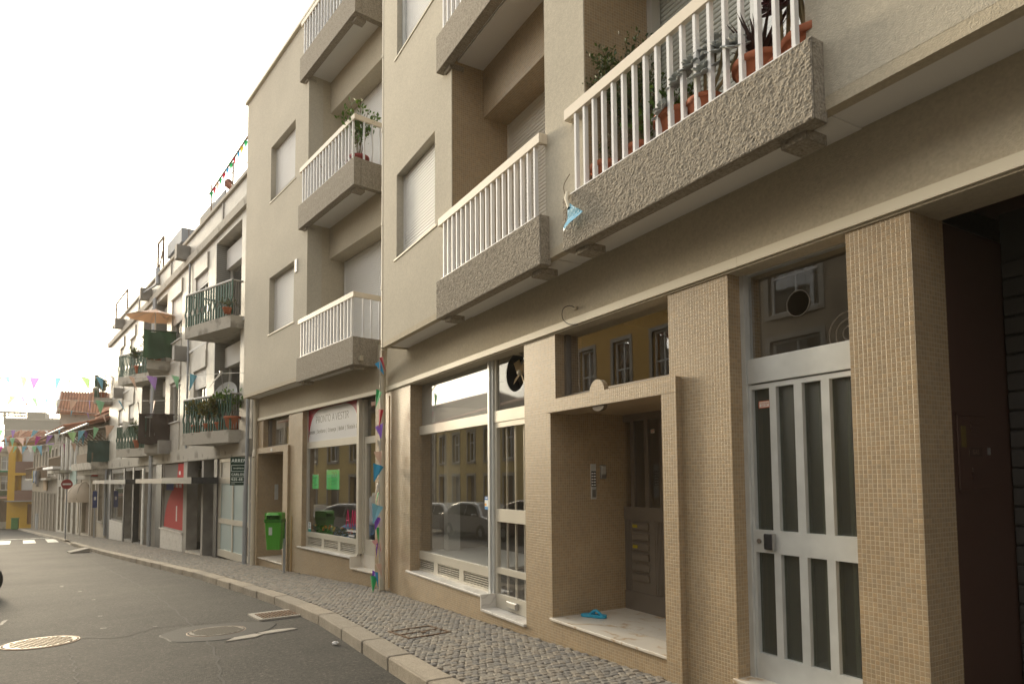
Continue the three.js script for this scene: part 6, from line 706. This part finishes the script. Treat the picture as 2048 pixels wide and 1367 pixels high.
{ const T = thing('person', 'man with short reddish hair in a pink shirt leaning over the rooftop parapet', 'person', FT, 3.45, 7.31, -.62); const p = (x, y, z) => v3(x, y, z);
  const body = figure([[p(0, .95, -.05), p(0, 1.38, .16), .15, .17], [p(-.14, 1.42, .16), p(.14, 1.42, .16), .09, .09], [p(0, 1.44, .2), p(.0, 1.58, .3), .06, .055], [p(0, 1.62, .34), p(0, 1.72, .37), .085, .095], [p(0, 1.64, .42), p(0, 1.60, .44), .04, .03], [p(-.2, 1.42, .16), p(-.32, 1.16, .28), .06, .045], [p(-.32, 1.16, .28), p(-.14, 1.06, .44), .045, .035], [p(.2, 1.42, .16), p(.32, 1.16, .28), .06, .045], [p(.32, 1.16, .28), p(.14, 1.06, .44), .045, .035], [p(-.1, .9, -.05), p(-.12, .48, 0), .09, .065], [p(-.12, .48, 0), p(-.12, .06, -.05), .06, .045], [p(.1, .9, -.05), p(.12, .48, 0), .09, .065], [p(.12, .48, 0), p(.12, .06, -.05), .06, .045], [p(-.12, .05, -.07), p(-.12, .04, .13), .045, .04], [p(.12, .05, -.07), p(.12, .04, .13), .045, .04]], .02);
  part(T, 'body', body, mat([.36, .17, .125], .7)); const shirt = figure([[p(0, .93, -.05), p(0, 1.38, .16), .168, .185], [p(-.15, 1.42, .16), p(.15, 1.42, .16), .10, .10], [p(-.2, 1.42, .16), p(-.29, 1.24, .25), .075, .07], [p(.2, 1.42, .16), p(.29, 1.24, .25), .075, .07]], .022); part(T, 'shirt', shirt, mat([.42, .22, .24], .8)); part(T, 'hair', new THREE.SphereGeometry(.105, 14, 10, 0, 6.283, 0, 1.5).rotateX(-.5).translate(0, 1.725, .35), mat([.16, .07, .045], .8)); const tr = figure([[p(0, .98, -.05), p(0, .9, -.05), .16, .16], [p(-.1, .9, -.05), p(-.12, .48, 0), .105, .08], [p(-.12, .48, 0), p(-.12, .12, -.05), .078, .07], [p(.1, .9, -.05), p(.12, .48, 0), .105, .08], [p(.12, .48, 0), p(.12, .12, -.05), .078, .07]], .025); part(T, 'trousers', tr, mat([.05, .06, .09], .8));
  part(T, 'glasses', [new THREE.TorusGeometry(.026, .005, 5, 12).translate(-.034, 1.685, .46), new THREE.TorusGeometry(.026, .005, 5, 12).translate(.034, 1.685, .46), new THREE.BoxGeometry(.02, .005, .005).translate(0, 1.69, .463)], M.black); }

// ---------------------------------------------------------------- vehicles on the far side
function wheelParts(T, x, y, z, r, w, parentName = 'wheel') { const ty = new THREE.TorusGeometry(r - w * .42, w * .46, 12, 36); const k = .9; ty.scale(1, 1, 1.1); ty.translate(x, y, z); const wh = part(T, parentName, ty, M.black); const rim = new THREE.CylinderGeometry(r * .62, r * .62, w * .5, 24); rim.rotateX(Math.PI / 2); rim.translate(x, y, z); part(T, 'rim', rim, M.steel, wh); const sp = []; for (let i = 0; i < 5; i++) { const b = new THREE.BoxGeometry(.05, r * .55, w * .6); b.translate(0, r * .3, 0); b.rotateZ(i * 1.2566); b.translate(x, y, z); sp.push(clean(b)); } part(T, 'spokes', sp, M.aluGrey, wh); return wh; }
function car(label, x, z, turn, paint) {
  const T = loose('parked_car', label, 'car', [x, G(z) - RD, z], turn, 'cars parked across the street');
  const prof = [[-2.0, .32], [-2.02, .62], [-1.92, .80], [-1.3, .92], [-.78, 1.36], [-.45, 1.45], [.55, 1.45], [1.25, 1.30], [1.75, .98], [1.98, .88], [2.02, .55], [1.98, .32], [1.62, .32], [1.56, .5], [1.42, .62], [1.25, .66], [1.08, .62], [.94, .5], [.88, .32], [-.88, .3], [-.94, .5], [-1.08, .62], [-1.25, .66], [-1.42, .62], [-1.56, .5], [-1.62, .32]];
  const sh = new THREE.Shape(prof.map(q => new THREE.Vector2(...q))); const g = new THREE.ExtrudeGeometry(sh, { depth: 1.52, bevelEnabled: true, bevelSize: .06, bevelThickness: .08, bevelSegments: 3 }); g.translate(0, 0, -.76); const p = g.attributes.position; for (let i = 0; i < p.count; i++) { const y = p.getY(i); if (y > .9) p.setZ(i, p.getZ(i) * (1 - .24 * (y - .9) / .55)); } g.computeVertexNormals(); const body = part(T, 'body', g, mat(paint, .25, { phys: true, clearcoat: .8, clearcoatRoughness: .08, metalness: .2 }));
  const gm = mat([.02, .022, .024], .05, { phys: true, clearcoat: 1 }); for (const k of [-1, 1]) { const ws = new THREE.Shape([[-1.12, .96], [-.7, 1.33], [-.42, 1.40], [-.05, 1.40], [-.05, .96]].map(q => new THREE.Vector2(...q))), w2 = new THREE.Shape([[.02, .96], [.02, 1.40], [.55, 1.40], [1.15, 1.26], [1.35, 1.0]].map(q => new THREE.Vector2(...q))); for (const s of [ws, w2]) { const e = new THREE.ExtrudeGeometry(s, { depth: .012, bevelEnabled: false }); const q = e.attributes.position; for (let i = 0; i < q.count; i++) { const y = q.getY(i); q.setZ(i, k * (.845 * (1 - .24 * Math.max(0, y - .9) / .55)) + q.getZ(i) * k); } e.computeVertexNormals(); part(T, 'side_window', e, gm); } part(T, 'door_handle', new RoundedBoxGeometry(.16, .03, .03, 1, .01).translate(-.15, .86, k * .85), M.steel); part(T, 'mirror', new RoundedBoxGeometry(.12, .12, .2, 1, .03).translate(-.95, 1.0, k * .95), body.material); part(T, 'headlight', new RoundedBoxGeometry(.12, .14, .3, 1, .03).translate(-2.0, .72, k * .6), M.alu); part(T, 'tail_light', new RoundedBoxGeometry(.08, .18, .22, 1, .03).translate(2.03, .82, k * .66), mat([.35, .01, .01], .3)); }
  const ww = new THREE.BoxGeometry(.66, .012, 1.18); ww.rotateZ(.70); ww.translate(-1.05, 1.165, 0); part(T, 'windscreen', ww, gm); const rw = new THREE.BoxGeometry(.5, .012, 1.15); rw.rotateZ(-.58); rw.translate(1.53, 1.185, 0); part(T, 'rear_window', rw, gm); for (const [a, b] of [[-1.25, .78], [-1.25, -.78], [1.25, .78], [1.25, -.78]]) wheelParts(T, a, .31, b, .31, .19); part(T, 'number_plate', new THREE.BoxGeometry(.012, .11, .5).translate(-2.085, .5, 0), M.whitePaint); return T; }
car('dark maroon hatchback parked across the street', -4.9, -19.5, 1.50, [.05, .012, .016]); car('silver hatchback parked across the street behind the maroon one', -5.2, -24.8, 1.47, [.42, .42, .42]); car('dark blue hatchback parked across the street nearest the camera', -4.8, -13.6, 1.55, [.02, .03, .06]); car('white hatchback parked furthest down across the street', -6.1, -30.3, 1.42, [.6, .6, .58]);
{ // motorbike whose front wheel pokes into the left edge
  const T = loose('motorbike', 'dark motorbike whose front tyre edges into the left of the street', 'motorbike', [-3.05, G(-16) - RD, -16.05], 2.75); const w1 = wheelParts(T, -.68, .31, 0, .31, .12), w2 = wheelParts(T, .68, .31, 0, .31, .14); part(T, 'fork', [rod(v3(-.68, .31, .09), v3(-.42, .95, .07), .025), rod(v3(-.68, .31, -.09), v3(-.42, .95, -.07), .025)], M.steel); part(T, 'frame_tubes', [rod(v3(-.42, .9, 0), v3(.1, .4, 0), .03), rod(v3(.1, .4, 0), v3(.68, .31, 0), .03), rod(v3(-.42, .85, 0), v3(.5, .72, 0), .03)], M.black); const tk = new THREE.SphereGeometry(.2, 18, 12); tk.scale(1.35, .75, .7); tk.translate(-.12, .86, 0); part(T, 'fuel_tank', tk, mat([.03, .03, .035], .25)); part(T, 'seat', new RoundedBoxGeometry(.72, .1, .26, 2, .045).translate(.45, .82, 0), M.black); part(T, 'engine', [new RoundedBoxGeometry(.34, .3, .26, 2, .05).translate(.02, .45, 0)], M.aluGrey); part(T, 'handlebar', [rod(v3(-.42, 1.0, -.34), v3(-.42, 1.0, .34), .018)], M.black); part(T, 'headlamp', new THREE.SphereGeometry(.09, 14, 10).translate(-.55, .88, 0), M.steel); part(T, 'exhaust', rod(v3(.1, .35, .16), v3(.85, .4, .17), .045, .05, 10), M.steel); part(T, 'mudguard', new THREE.TorusGeometry(.34, .05, 6, 16, 1.6).translate(-.68, .31, 0), M.black); }

renderer.render(scene, camera);
